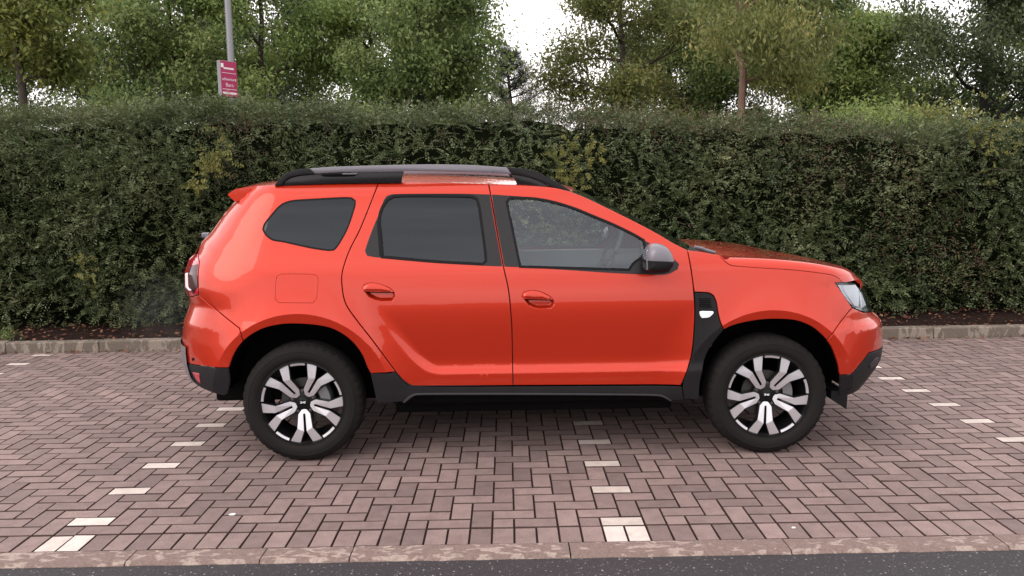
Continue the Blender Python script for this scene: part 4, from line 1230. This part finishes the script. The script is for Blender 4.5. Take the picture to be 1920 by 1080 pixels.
LEAFM = {
 'hedge': leaf_mat('hedge_leaf', [(0.0, (0.034, 0.051, 0.024)), (0.35, (0.071, 0.097, 0.041)), (0.6, (0.118, 0.147, 0.064)), (0.85, (0.184, 0.194, 0.096)), (1.0, (0.284, 0.266, 0.144))], 1.6, 0.25, 0.42),
 'hedge_twig': leaf_mat('hedge_dead_tips', [(0.1, (0.075, 0.048, 0.032)), (0.5, (0.135, 0.087, 0.059)), (0.9, (0.225, 0.140, 0.095))], 2, 0.2, 0.7),
 'yellow': leaf_mat('yellow_sprig_leaf', [(0.1, (0.07, 0.085, 0.02)), (0.5, (0.15, 0.16, 0.035)), (0.9, (0.27, 0.24, 0.06))], 3, 0.4, 0.5),
 'green': leaf_mat('tree_leaf_green', [(0.05, (0.067, 0.106, 0.037)), (0.4, (0.135, 0.200, 0.066)), (0.65, (0.227, 0.290, 0.100)), (0.95, (0.386, 0.391, 0.165))], 0.8, 0.45),
 'light': leaf_mat('tree_leaf_light', [(0.05, (0.095, 0.151, 0.046)), (0.4, (0.182, 0.259, 0.077)), (0.65, (0.289, 0.361, 0.113)), (0.95, (0.447, 0.460, 0.183))], 0.9, 0.5),
 'dark': leaf_mat('tree_leaf_dark', [(0.05, (0.036, 0.049, 0.026)), (0.5, (0.072, 0.102, 0.043)), (0.95, (0.155, 0.181, 0.067))], 0.9, 0.35),
 'purple': leaf_mat('tree_leaf_bronze', [(0.05, (0.018, 0.019, 0.022)), (0.5, (0.039, 0.041, 0.041)), (0.95, (0.072, 0.078, 0.060))], 0.9, 0.35),
 'autumn': leaf_mat('tree_leaf_yellowing', [(0.05, (0.071, 0.103, 0.025)), (0.4, (0.142, 0.179, 0.048)), (0.7, (0.248, 0.262, 0.071)), (0.95, (0.425, 0.373, 0.095))], 1.0, 0.5),
 'olive': leaf_mat('tree_leaf_olive', [(0.05, (0.081, 0.102, 0.030)), (0.45, (0.153, 0.179, 0.055)), (0.75, (0.252, 0.256, 0.084)), (0.97, (0.539, 0.425, 0.147))], 0.9, 0.45),
 'litter': leaf_mat('fallen_leaf', [(0.05, (0.035, 0.018, 0.012)), (0.45, (0.10, 0.035, 0.020)), (0.75, (0.22, 0.11, 0.06)), (0.97, (0.42, 0.32, 0.24))], 6, 0.1, 0.8),
}
MAT['bark'] = plain('grey_brown_bark', (0.055, 0.042, 0.034), 0.9, bump=0.8, bscale=40, var=0.4, vscale=12)
MAT['bark_dark'] = plain('dark_bark', (0.018, 0.016, 0.016), 0.9, bump=0.8, bscale=40, var=0.4, vscale=12)
MAT['bark_red'] = plain('red_brown_bark', (0.15, 0.085, 0.065), 0.85, bump=0.8, bscale=40, var=0.35, vscale=10)
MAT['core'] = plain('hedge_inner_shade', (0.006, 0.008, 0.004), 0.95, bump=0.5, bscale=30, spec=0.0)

# ------------------------------------------------------------------ hedge
hedge = empty('hedge')
tag(hedge, 'tall dense clipped dark green hedge growing behind the raised concrete kerb', 'hedge')
def h_top(x): return np.interp(x, [-9, -5.5, -2.6, -0.2, 1.8, 3.2, 5.3, 9], [2.46, 2.38, 2.38, 2.34, 2.26, 2.15, 2.05, 1.95])
def h_face(x, z):
    P = np.stack([x, z], -1)
    base = 3.20+0.10*np.clip((z-0.2)/2.2, 0, 1)
    lump = 0.13*vnoise(P, 1.6, 3)+0.09*vnoise(P, 4.2, 4)
    low = 0.16*sstep(0.60, 0.12, z)
    roll = 0.45*np.clip((z-(h_top(x)-0.55))/0.60, 0, 1)**2.5
    return base+lump*(1-0.4*np.clip((z-(h_top(x)-0.4))/0.4, 0, 1))+low+roll
def sprays(n, xr, leaf_n, Ls, Lw, spray_len, seed, zone=None, droop=0.15, zmin=0.20, topfrac=0.30, per=9, trad=0.085):
    """leafy sprays gathered in tufts over the hedge's face and top"""
    r = np.random.default_rng(seed)
    nt = n//per
    x = r.uniform(xr[0], xr[1], nt)
    tp = h_top(x)+0.06*vnoise(x[:, None], 2.3, 8)+0.04*vnoise(x[:, None], 6.5, 9)
    on_top = r.random(nt) < topfrac
    z = np.where(on_top, tp+r.normal(-0.03, 0.03, nt), zmin+(tp-zmin)*r.random(nt))
    y = h_face(x, np.minimum(z, tp))
    y = np.where(on_top, y+r.random(nt)**1.6*0.9, y+r.normal(0.03, 0.05, nt))
    T = np.stack([x, y, z], 1)
    tn = np.where(on_top[:, None], np.array([0, -0.35, 0.9]), np.array([0, -0.9, 0.22]))
    T = np.repeat(T, per, 0); tn = np.repeat(tn, per, 0); ot = np.repeat(on_top, per); n = len(T)
    off = r.normal(0, trad, (n, 3))*np.where(ot[:, None], np.array([1.1, 1.1, 0.5]), np.array([1.1, 0.45, 0.9]))
    P0 = T+off
    P0[:, 2] = np.maximum(P0[:, 2], zmin-0.05)
    out = unit(tn*0.55+off/trad*0.42+r.normal(0, 0.30, (n, 3)))
    side = unit(np.cross(out, r.normal(0, 0.5, (n, 3))+np.array([0, 0.2, 1.0])))
    nrm = unit(np.cross(side, out)); nrm *= np.sign(nrm[:, 2:3]+1e-6)
    t = np.linspace(0.05, 1, leaf_n)
    C = P0[:, None, :]+out[:, None, :]*(t[None, :, None]*spray_len*r.uniform(0.6, 1.3, n)[:, None, None])
    sg = np.where(np.arange(leaf_n) % 2 == 0, 1, -1)[None, :, None]
    C = C+side[:, None, :]*sg*Ls*0.42 - np.array([0, 0, 1])*(t[None, :, None]**2)*spray_len*droop
    D = unit(side[:, None, :]*sg*0.85+out[:, None, :]*0.6+r.normal(0, 0.25, C.shape))
    N = unit(nrm[:, None, :]+np.array([0, -0.35, 0.1])+r.normal(0, 0.35, C.shape))
    C = C.reshape(-1, 3); D = D.reshape(-1, 3); N = N.reshape(-1, 3)
    if zone is not None:
        k = zone(C, r); C, D, N = C[k], D[k], N[k]
    L = Ls*r.uniform(0.6, 1.35, len(C))
    return leaf_quads(C, D, N, L, L*Lw)
def brown_zone(P):
    return sstep(0.15, 0.55, vnoise(P[:, [0, 2]], 1.1, 21)+0.9*sstep(0.45, 0.05, h_top(P[:, 0])-P[:, 2])*np.interp(P[:, 0], [-7, -3.2, -2.2, 0.2, 1.0, 1.8, 3.3, 4.2, 9], [0.05, 0.3, 1, 0.3, 0.5, 1, 0.9, 0.2, 0.1])-0.35)
VQ = []
for i, (n, xr, ln, Ls, Lw, sl) in enumerate([(27000, (-8.2, 8.2), 12, 0.030, 0.50, 0.14), (3600, (-8.2, -2.0), 16, 0.040, 0.26, 0.24), (2600, (1.0, 8.2), 14, 0.034, 0.55, 0.20)]):
    VQ.append(sprays(n, xr, ln, Ls, Lw, sl, 40+i, zone=lambda C, r: (r.random(len(C)) > 0.45*brown_zone(C)) & (proj(C)[:, 0] > -250) & (proj(C)[:, 0] < 2170)))
V = np.concatenate([v for v, q in VQ]); Q = np.arange(len(V)).reshape(-1, 4)
print('hedge leaves', len(Q))
o = fast_mesh('hedge_foliage', V, Q, LEAFM['hedge'], hedge); o['kind'] = 'stuff'
V, Q = sprays(9000, (-8, 8), 12, 0.030, 0.28, 0.22, 77, zone=lambda C, r: r.random(len(C)) < 0.60*brown_zone(C)+0.015, topfrac=0.4)
print('brown', len(Q))
o = fast_mesh('hedge_dead_tips', V, Q, LEAFM['hedge_twig'], hedge); o['kind'] = 'stuff'
# twigs showing at the top and through the thin patches
m = MB(); r_ = random.Random(5)
for i in range(650):
    x = r_.uniform(-7.5, 7.5); tpx = float(h_top(x)); top = r_.random() < 0.6
    z = tpx+r_.uniform(-0.25, 0.02) if top else r_.uniform(0.5, tpx-0.2)
    y = float(h_face(np.array(x), np.array(z)))+r_.uniform(-0.05, 0.5 if top else 0.06)
    d = Vector((r_.gauss(0, 0.6), r_.gauss(-0.35, 0.4), abs(r_.gauss(0.6, 0.4)) if top else r_.gauss(0.2, 0.5))).normalized()
    L = r_.uniform(0.10, 0.32); p = Vector((x, y, z)); q = p+d*L*0.5+Vector((r_.gauss(0, 0.01), 0, 0)); e = q+(d+Vector((r_.gauss(0, 0.3), r_.gauss(0, 0.3), -0.1))).normalized()*L*0.5
    m.tube([p, q, e], [0.0035, 0.0028, 0.0012], 3, cap=False)
o = m.build('hedge_twigs', plain('hedge_twig_bark', (0.10, 0.07, 0.05), 0.8, bump=0.3), hedge); o['kind'] = 'stuff'
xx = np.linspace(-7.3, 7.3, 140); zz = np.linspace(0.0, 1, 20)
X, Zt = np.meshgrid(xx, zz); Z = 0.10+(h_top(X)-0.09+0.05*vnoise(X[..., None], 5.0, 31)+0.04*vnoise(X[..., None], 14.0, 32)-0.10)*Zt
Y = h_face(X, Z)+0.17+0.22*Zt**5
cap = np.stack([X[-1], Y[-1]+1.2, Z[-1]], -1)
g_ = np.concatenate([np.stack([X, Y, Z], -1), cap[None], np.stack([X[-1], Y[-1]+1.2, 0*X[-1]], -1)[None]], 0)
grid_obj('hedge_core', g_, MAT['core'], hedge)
rebase(hedge, (0, 3.4, 0.1))
# yellow-leaved sprigs poking out of the hedge
def sprig(px, py, rad, n, seed):
    r = np.random.default_rng(seed); c = on_y(px, py, 3.12)
    s = empty('hedge_sprig', tuple(c))
    V = []; mb = MB()
    for i in range(n):
        a = np.array([r.normal(0, rad*0.62), -abs(r.normal(0.0, 0.05)), r.normal(0, rad*0.62)])
        k = 9
        d = unit(np.array([r.normal(0, 0.6), -0.3, r.normal(0.3, 0.4)]))
        t = np.linspace(0, 1, k)[:, None]; P = a+d*t*0.11
        D = unit(np.cross(np.tile(d, (k, 1)), [0, -1, 0.2])*np.where(np.arange(k) % 2 == 0, 1, -1)[:, None]+d*0.5+r.normal(0, 0.2, (k, 3)))
        N = unit(np.array([0, -1, 0.5])+r.normal(0, 0.5, (k, 3)))
        L = r.uniform(0.026, 0.050, k)
        V.append(leaf_quads(P+D*0.012, D, N, L, L*0.5)[0])
        mb.tube([tuple(a-np.array([0, -0.2, 0.1])), tuple(a), tuple(a+d*0.11)], [0.003, 0.002, 0.001], 3, cap=False)
    V = np.concatenate(V); o = fast_mesh('sprig_leaves', V, np.arange(len(V)).reshape(-1, 4), LEAFM['yellow'], s); o['kind'] = 'stuff'
    mb.build('sprig_stem', MAT['bark'], s)
    return s
tag(sprig(412, 304, 0.17, 42, 1), 'yellow-green leafy sprig growing out of the hedge behind the roof spoiler', 'sprig')
tag(sprig(374, 352, 0.08, 14, 2), 'small yellow sprig low on the hedge just above the tailgate', 'sprig')
tag(sprig(1075, 318, 0.26, 46, 3), 'wide yellowish sprig on the hedge above the front end of the roof rail', 'sprig')
tag(sprig(165, 508, 0.14, 14, 4), 'sparse yellow sprig on the hedge face level with the tail light', 'sprig')
tag(sprig(1860, 268, 0.28, 34, 5), 'yellow-orange leaf tips on the low end of the hedge top', 'sprig')

# weed at the kerb
def tuft(name, c, n, h, mat, label, cat):
    s = empty(name, c); r = np.random.default_rng(n)
    D = unit(np.stack([r.normal(0, 0.5, n), r.normal(-0.1, 0.5, n), np.abs(r.normal(0.7, 0.3, n))], 1))
    P = D*(r.random(n)**0.6*h)[:, None]; P[:, 2] += 0.01
    DD = unit(D+r.normal(0, 0.5, (n, 3))); N = unit(r.normal(0, 1, (n, 3))+np.array([0, -0.6, 0.8])); L = r.uniform(0.02, 0.045, n)
    V, Q = leaf_quads(P, DD, N, L, L*0.5); o = fast_mesh('weed_leaves', V, Q, mat, s); o['kind'] = 'stuff'
    mb = MB()
    for i in range(0, n, 9): mb.tube([(0, 0, -0.02), tuple(P[i]*0.5), tuple(P[i])], [0.003, 0.002, 0.001], 3, cap=False)
    mb.build('weed_stem', MAT['bark'], s)
    return tag(s, label, cat)
c = on_z(8, 640, 0.10); tuft('weed', (c[0], c[1]+0.06, 0.08), 150, 0.16, LEAFM['green'], 'small green weed growing in the soil just behind the concrete kerb', 'weed')

# fallen leaves on the soil, along the kerb foot and a few on the paving
r = np.random.default_rng(3)
def litter_pts(n, x0, x1, yf, z):
    x = r.uniform(x0, x1, n); y = yf(n); return np.stack([x, y, z+r.random(n)*0.008], 1)
C = np.concatenate([litter_pts(2600, -7, 7, lambda n: YB1+0.03+r.random(n)**1.2*0.95, 0.118), litter_pts(420, -7, 7, lambda n: YB0-np.abs(r.normal(0, 0.05, n))-0.005, 0.006), litter_pts(60, -6, 6, lambda n: YB0-r.random(n)**2*2.2, 0.005)])
C[:2600, 2] = 0.086+0.05*sstep(0, 0.7, C[:2600, 1]-YB1)+r.random(2600)*0.012
n = len(C); D = unit(np.stack([r.normal(0, 1, n), r.normal(0, 1, n), r.normal(0, 0.25, n)], 1)); N = unit(np.stack([r.normal(0, 0.45, n), r.normal(-0.2, 0.45, n), np.ones(n)], 1))
L = r.uniform(0.02, 0.06, n)
V, Q = leaf_quads(C+np.array([0, 0, 0.006]), D, N, L, L*r.uniform(0.35, 0.7, n))
tag(fast_mesh('fallen_leaves', V, Q, LEAFM['litter']), 'red-brown fallen leaves strewn over the soil and along the kerb foot', 'leaves', kind='stuff')
for i, (px, py, s, lab) in enumerate([(437, 966, 0.022, 'small white scrap lying on the paving in front of the rear wheel'), (1488, 991, 0.013, 'tiny pale round scrap on the paving near the edging below the front wheel')]):
    P = on_z(px, py, 0.0); m = MB(); a = [0.3, 1.1, 2.0, 3.1, 4.0, 5.2]
    pl = [(P[0]+s*math.cos(t)*(0.6+0.4*((i*7+k*3) % 5)/4), P[1]+s*0.55*math.sin(t)) for k, t in enumerate(a)]
    zz = 0.003 if i < 2 else -0.008
    m.add([(x, y, zz) for x, y in pl]+[(x, y, zz+0.003) for x, y in pl], [tuple(range(6))[::-1], tuple(range(6, 12))]+[(k, (k+1) % 6, (k+1) % 6+6, k+6) for k in range(6)])
    tag(m.build('litter_scrap', MAT['white']), lab, 'litter')

# ------------------------------------------------------------------ trees
def tree(px, dist_y, height, crown_lo, rx, leafmat, seed, label, bark='bark', trunk_r=0.10, leaf=0.086, lw=0.45, density=1.0, lean=0.0, limbs=13, droop=0.2, name='deciduous_tree', group=None, gapp=0.30, multi=1):
    r = np.random.default_rng(seed); rr = random.Random(seed)
    base = on_y(px, 260, dist_y); base[2] = -0.05
    t = empty(name, tuple(base)); tag(t, label, 'tree', group)
    mb = MB(); tips = []
    def limb(p, d, L, rad, lev):
        pts = [p]; rads = [rad]; n = 4
        for i in range(n):
            d = unit(d+np.array([rr.gauss(0, 0.16), rr.gauss(0, 0.16), rr.gauss(0.03, 0.10)]))
            p = p+d*L/n; pts.append(p); rads.append(max(0.004, rad*(1-0.72*(i+1)/n)))
            if lev < 2 and i >= 1:
                for _ in range(2):
                    b = unit(d+np.array([rr.gauss(0, 0.75), rr.gauss(0, 0.75), rr.gauss(0.0, 0.5)]))
                    limb(p, b, L*rr.uniform(0.42, 0.62), rads[-1]*0.7, lev+1)
            elif lev == 2: tips.append(p)
        tips.append(p)
        mb.tube(pts, rads, 5 if lev else 6, cap=False)
    for s in range(multi):
        off = np.array([rr.uniform(-0.35, 0.35), rr.uniform(-0.2, 0.2), 0])*(multi > 1)
        pts = []; n = 9; p = off.copy(); rads = []
        for i in range(n+1):
            z = height*0.86*i/n
            pts.append(np.array([off[0]+lean*z+rr.gauss(0, 0.012)*i**0.5, off[1]+rr.gauss(0, 0.012)*i**0.5, z])); rads.append(trunk_r*(1-0.80*(i/n)**0.9)+0.008)
        mb.tube(pts, rads, 9, cap=False)
        nl = limbs
        for i in range(nl):
            f = (i+0.5)/nl; z = crown_lo+(height*0.84-crown_lo)*f
            k = z/(height*0.86)*n; a = pts[min(int(k), n-1)]; b = pts[min(int(k)+1, n)]; p = a+(b-a)*(k-int(k))
            th = i*2.4+rr.uniform(-0.5, 0.5)
            reach = rx*math.sin(math.pi*min(0.97, max(0.16, 0.22+0.75*f)))*rr.uniform(0.75, 1.1)
            d = unit(np.array([math.cos(th), math.sin(th), rr.uniform(0.15, 0.7)]))
            limb(p, d, reach*0.62, rads[min(int(k), n)]*0.55+0.006, 0)
        tips.append(pts[-1])
    mb.build('trunk', MAT[bark], t, smooth=True)
    T = np.array(tips)
    T = T[T[:, 2] > crown_lo-0.5]
    per = max(6, int(25*density))
    n = len(T)*per
    sig = 0.19
    cl = np.repeat(T, per, 0)
    keep = np.repeat(r.random(len(T)) > gapp, per)
    C = cl+r.normal(0, sig, (n, 3))*np.array([1.15, 1.15, 0.75])
    # leaves hang in short sprays
    sp = r.integers(0, n//5+1, n); sd = unit(r.normal(0, 1, (n//5+2, 3))+np.array([0, 0, -droop*2]))
    D = unit(sd[sp]+r.normal(0, 0.45, (n, 3))+np.array([0, 0, -droop]))
    N = unit(r.normal(0, 0.7, (n, 3))+np.array([0, -0.2, 0.9]))
    W_ = C+base
    pr = proj(W_)
    inf = (pr[:, 0] > -110) & (pr[:, 0] < 2030) & (pr[:, 1] > -110)
    k = keep & (inf | (r.random(n) < 0.30))       # crowns are sparser beyond the picture's edge
    C, D, N = C[k], D[k], N[k]
    L = leaf*r.uniform(0.6, 1.35, len(C))
    V, Q = leaf_quads(C, D, N, L, L*lw)
    o = fast_mesh('crown', V, Q, LEAFM[leafmat], t); o['kind'] = 'stuff'
    return len(C)
tot = 0
#     px  y    height lo   rx   material seed
TREES = [
 (50, 5.9, 6.4, 2.95, 1.2, 'autumn', 1, 'slim young tree with yellowing leaves rising just behind the hedge', dict(trunk_r=0.085, leaf=0.085, limbs=8, density=0.8, bark='bark')),
 (-60, 10.5, 7.2, 1.9, 2.4, 'green', 2, 'leafy tree standing behind the young yellowing tree', dict(bark='bark_dark')),
 (190, 13.5, 7.8, 1.7, 2.8, 'dark', 3, 'dense dark green tree between the young yellowing tree and the signpost', dict(bark='bark_dark', leaf=0.085, density=1.2)),
 (330, 11.0, 7.4, 1.8, 2.4, 'green', 4, 'mid green leafy tree beside the post with the magenta sign', dict()),
 (500, 11.5, 7.4, 2.0, 2.1, 'light', 5, 'light green tree directly behind the post with the magenta sign', dict()),
 (590, 16.5, 8.5, 1.8, 2.6, 'purple', 6, 'dark bronze-leaved tree behind the light green trees', dict(bark='bark_dark', leaf=0.09, density=1.2)),
 (705, 12.5, 7.4, 2.0, 2.1, 'light', 7, 'bright green tree beside the dark bronze-leaved tree', dict()),
 (788, 9.6, 6.8, 2.45, 1.5, 'green', 8, 'slender tree with bare lower trunk between the bright green tree and the sky gap', dict(trunk_r=0.075, bark='bark_dark', density=0.8)),
 (822, 11.5, 7.0, 2.0, 1.45, 'green', 9, 'leafy tree at the edge of the open sky gap above the roof rail', dict(bark='bark_dark')),
 (1165, 11.5, 7.4, 1.9, 2.1, 'olive', 10, 'olive green tree on the far side of the open sky gap', dict(density=1.0)),
 (1387, 6.6, 6.6, 2.95, 1.8, 'olive', 11, 'young tree with straight red-brown trunk and drooping yellow-green leaves behind the hedge', dict(trunk_r=0.080, bark='bark_red', leaf=0.085, lw=0.34, droop=0.5, density=0.9)),
 (1345, 15.5, 7.8, 2.6, 2.3, 'green', 12, 'tree with several dark stems standing behind the red-brown trunk', dict(bark='bark_dark', trunk_r=0.12, multi=2, density=0.7)),
 (1508, 13.0, 7.2, 2.1, 2.3, 'green', 13, 'forked green tree between the red-brown trunk and the dark tree', dict(bark='bark_dark', density=1.1)),
 (1255, 17.0, 7.5, 1.6, 2.4, 'dark', 17, 'far dark tree showing between the olive tree and the red-brown trunk', dict(bark='bark_dark', leaf=0.09)),
 (1630, 12.0, 5.7, 1.8, 1.7, 'light', 14, 'lower fresh green tree in front of the sky gap beside the dark tree', dict(density=1.0)),
 (1840, 9.8, 7.0, 1.7, 2.2, 'dark', 15, 'broad dark green tree towering over the low end of the hedge', dict(bark='bark_dark', leaf=0.08, density=1.3)),
 (1990, 12.5, 7.6, 1.8, 2.3, 'green', 16, 'green tree behind the broad dark tree', dict()),
 (1600, 19.0, 7.0, 1.5, 2.6, 'dark', 18, 'distant dark tree behind the lower fresh green tree', dict(bark='bark_dark', leaf=0.10)),
 (430, 19.0, 8.0, 1.5, 2.8, 'dark', 19, 'distant dark tree glimpsed behind the light green tree and the sign', dict(bark='bark_dark', leaf=0.10)),
]
for (px, y, h, lo, rx, mt, sd, lab, kw) in TREES:
    k = tree(px, y, h, lo, rx, mt, sd, lab, **kw); tot += k
# bushy shrubs rising above the hedge at its low end
for i, (px, y, h, rx, mt, lab) in enumerate([(1600, 5.6, 2.75, 0.75, 'light', 'light green bush rising above the hedge between the red-brown trunk and the dark tree'), (1730, 5.8, 2.75, 0.7, 'olive', 'olive bush rising above the hedge in front of the broad dark tree'), (690, 5.6, 2.80, 0.7, 'green', 'green bush topping the hedge below the slender bare trunk'), (230, 5.6, 2.85, 0.9, 'green', 'green bush topping the hedge between the young yellowing tree and the sign')]):
    tot += tree(px, y, h, 1.7, rx, mt, 60+i, lab, name='bush', trunk_r=0.04, leaf=0.06, density=0.6, limbs=7, bark='bark')
print('tree leaves', tot)

# dark conifer in the gap
def conifer(px, y, htop_px, seed):
    base = on_y(px, 260, y); base[2] = -0.05; top = on_y(px, htop_px, y)[2]
    t = empty('pine_tree', tuple(base)); tag(t, 'dark blue-green pine standing in the open gap of sky', 'tree')
    r = np.random.default_rng(seed); rr = random.Random(seed); mb = MB()
    mb.tube([(0, 0, 0), (0.05, 0, top*0.5), (-0.15, 0, top)], [0.14, 0.09, 0.02], 8, cap=False)
    V = []
    for i in range(34):
        f = i/33; z = 2.0+(top-2.0)*f; th = i*2.4+rr.uniform(-.4, .4); L = (1.9-1.55*f)*rr.uniform(0.55, 1.1)
        d = np.array([math.cos(th), math.sin(th)*0.8, 0.18]); p0 = np.array([-0.05, 0, z]); pts = [p0+d*L*s+np.array([0, 0, 0.28*s*s*L]) for s in (0, 0.4, 0.75, 1.0)]
        mb.tube(pts, [0.03, 0.022, 0.014, 0.006], 5, cap=False)
        for s in np.linspace(0.3, 1.0, 7):
            c = p0+d*L*s+np.array([0, 0, 0.28*s*s*L]); n = 90
            D = unit(r.normal(0, 1, (n, 3))+np.array([d[0]*0.6, d[1]*0.6, 0.7])); C = c+D*0.09+r.normal(0, 0.07, (n, 3)); N = unit(r.normal(0, 1, (n, 3)))
            V.append(leaf_quads(C, D, N, r.uniform(0.10, 0.18, n), np.full(n, 0.012))[0])
    V = np.concatenate(V); o = fast_mesh('crown', V, np.arange(len(V)).reshape(-1, 4), LEAFM['purple'], t); o['kind'] = 'stuff'
    mb.build('trunk', MAT['bark_dark'], t, smooth=True)
conifer(962, 17.5, 100, 4)

# ------------------------------------------------------------------ post with the magenta sign
MAT['galv'] = plain('galvanised_steel', (0.22, 0.22, 0.24), 0.45, metal=0.35, bump=0.1, bscale=80, var=0.1)
MAT['magenta'] = plain('magenta_sign_face', (0.36, 0.012, 0.085), 0.4, bump=0.03, var=0.08, vscale=4)
MAT['sign_text'] = plain('pale_sign_lettering', (0.75, 0.62, 0.68), 0.5, bump=0.02)
yp = 5.2
b0 = on_y(437.5, 195, yp); t0 = on_y(431, 0, yp)
post = empty('lamp_post', (b0[0], yp, 0)); tag(post, 'tall slim grey galvanised lamp post carrying the magenta sign', 'lamp post')
m = MB(); m.tube([(0, 0, -0.05), (0, 0, 1.2)], 0.065, 16); m.tube([(0, 0, 1.2), (0, 0, 6.2)], [0.045, 0.034], 16)
m.build('post_column', MAT['galv'], post, smooth=True)
m = MB(); m.tube([(0, 0, 6.15), (0.05, -0.3, 6.35), (0.1, -0.8, 6.42)], [0.03, 0.028, 0.025], 10); m.build('lamp_arm', MAT['galv'], post, smooth=True)
m = MB(); m.box((-0.02, -1.35, 6.38), (0.22, -0.75, 6.48)); m.build('lamp_head', MAT['galv'], post, bevel=0.03)
TH = R(57); cz0 = on_y(425, 181, yp-0.3)[2]; cz1 = on_y(425, 113, yp-0.3)[2]
pc = on_y(414, 150, yp-0.34)
sg = empty('sign_board', (pc[0], pc[1], (cz0+cz1)/2)); sg.rotation_euler = (0, 0, TH)
tag(sg, 'magenta rectangular sign with pale lettering fixed to the lamp post', 'sign')
SW, SH, ST = 0.245, cz1-cz0, 0.062
m = MB(); m.box((0, 0, -SH/2), (SW, ST, SH/2)); m.build('sign_case', MAT['galv'], sg, bevel=0.006)
m = MB(); m.box((0.004, -0.004, -SH/2+0.004), (SW-0.004, 0.0, SH/2-0.004)); m.build('sign_face', MAT['magenta'], sg)
m = MB(); m.box((0.008, -0.007, SH/2-0.085), (0.045, -0.0045, SH/2-0.035)); m.build('logo_square', MAT['white'], sg)
def text(body, size, x, z, parent):
    c = bpy.data.curves.new('lettering', 'FONT'); c.body = body; c.size = size; c.extrude = 0.001; c.align_x = 'CENTER'; c.align_y = 'CENTER'
    tmp = bpy.data.objects.new('tmp', c); col.objects.link(tmp)
    dg = bpy.context.evaluated_depsgraph_get(); me = bpy.data.meshes.new_from_object(tmp.evaluated_get(dg)); bpy.data.objects.remove(tmp)
    me.materials.append(MAT['sign_text']); o = bpy.data.objects.new('lettering', me); link(o, parent)
    o.rotation_euler = (R(90), 0, 0); o.location = (x, -0.0065, z); return o
text('adventure', 0.052, SW/2, -0.005, sg); text('Barn', 0.062, SW/2, -0.075, sg)
for z, w, h in ((0.125, 0.15, 0.022), (0.07, 0.21, 0.006), (-0.125, 0.21, 0.006)):
    m = MB(); m.box((SW/2-w/2, -0.0065, z-h/2), (SW/2+w/2, -0.0045, z+h/2)); m.build('printed_line', MAT['sign_text'], sg)
for k in range(2):
    m = MB(); m.box((0.018+k*0.108, -0.0065, -0.185), (0.118+k*0.108, -0.0045, -0.16)); m.build('printed_line', MAT['sign_text'], sg)
m = MB(); m.box((0.05, ST, -0.05), (SW-0.04, ST+0.03, 0.05)); m.build('sign_bracket', MAT['galv'], sg)

# faint exhaust vapour hanging behind the rear bumper
def vapour():
    m = bpy.data.materials.new('exhaust_vapour'); m.use_nodes = True
    nt = m.node_tree; nt.nodes.clear()
    out = nt.nodes.new('ShaderNodeOutputMaterial'); pv = nt.nodes.new('ShaderNodeVolumePrincipled')
    pv.inputs['Color'].default_value = (0.9, 0.9, 0.9, 1)
    tc = nt.nodes.new('ShaderNodeTexCoord'); ln = nt.nodes.new('ShaderNodeVectorMath'); ln.operation = 'LENGTH'
    nt.links.new(tc.outputs['Object'], ln.inputs[0])
    mr = nt.nodes.new('ShaderNodeMapRange'); mr.interpolation_type = 'SMOOTHSTEP'
    mr.inputs['From Min'].default_value = 1.0; mr.inputs['From Max'].default_value = 0.15; mr.inputs['To Min'].default_value = 0.0; mr.inputs['To Max'].default_value = 0.12
    nt.links.new(ln.outputs['Value'], mr.inputs['Value'])
    n = nt.nodes.new('ShaderNodeTexNoise'); n.inputs['Scale'].default_value = 2.0; n.inputs['Detail'].default_value = 3
    nt.links.new(tc.outputs['Object'], n.inputs['Vector'])
    mu = nt.nodes.new('ShaderNodeMath'); mu.operation = 'MULTIPLY'
    nt.links.new(mr.outputs[0], mu.inputs[0]); nt.links.new(n.outputs['Fac'], mu.inputs[1]); nt.links.new(mu.outputs[0], pv.inputs['Density'])
    nt.links.new(pv.outputs[0], out.inputs['Volume'])
    return m
me = bpy.data.meshes.new('exhaust_vapour'); bm = bmesh.new(); bmesh.ops.create_icosphere(bm, subdivisions=3, radius=1.0); bm.to_mesh(me); bm.free()
me.materials.append(vapour())
ev = bpy.data.objects.new('exhaust_vapour', me); link(ev)
pv_ = on_y(300, 590, 1.2); ev.location = (pv_[0], 1.2, pv_[2]+0.05); ev.scale = (0.42, 0.5, 0.42)
tag(ev, 'faint grey exhaust vapour drifting between the rear bumper and the hedge', 'vapour', kind='stuff')
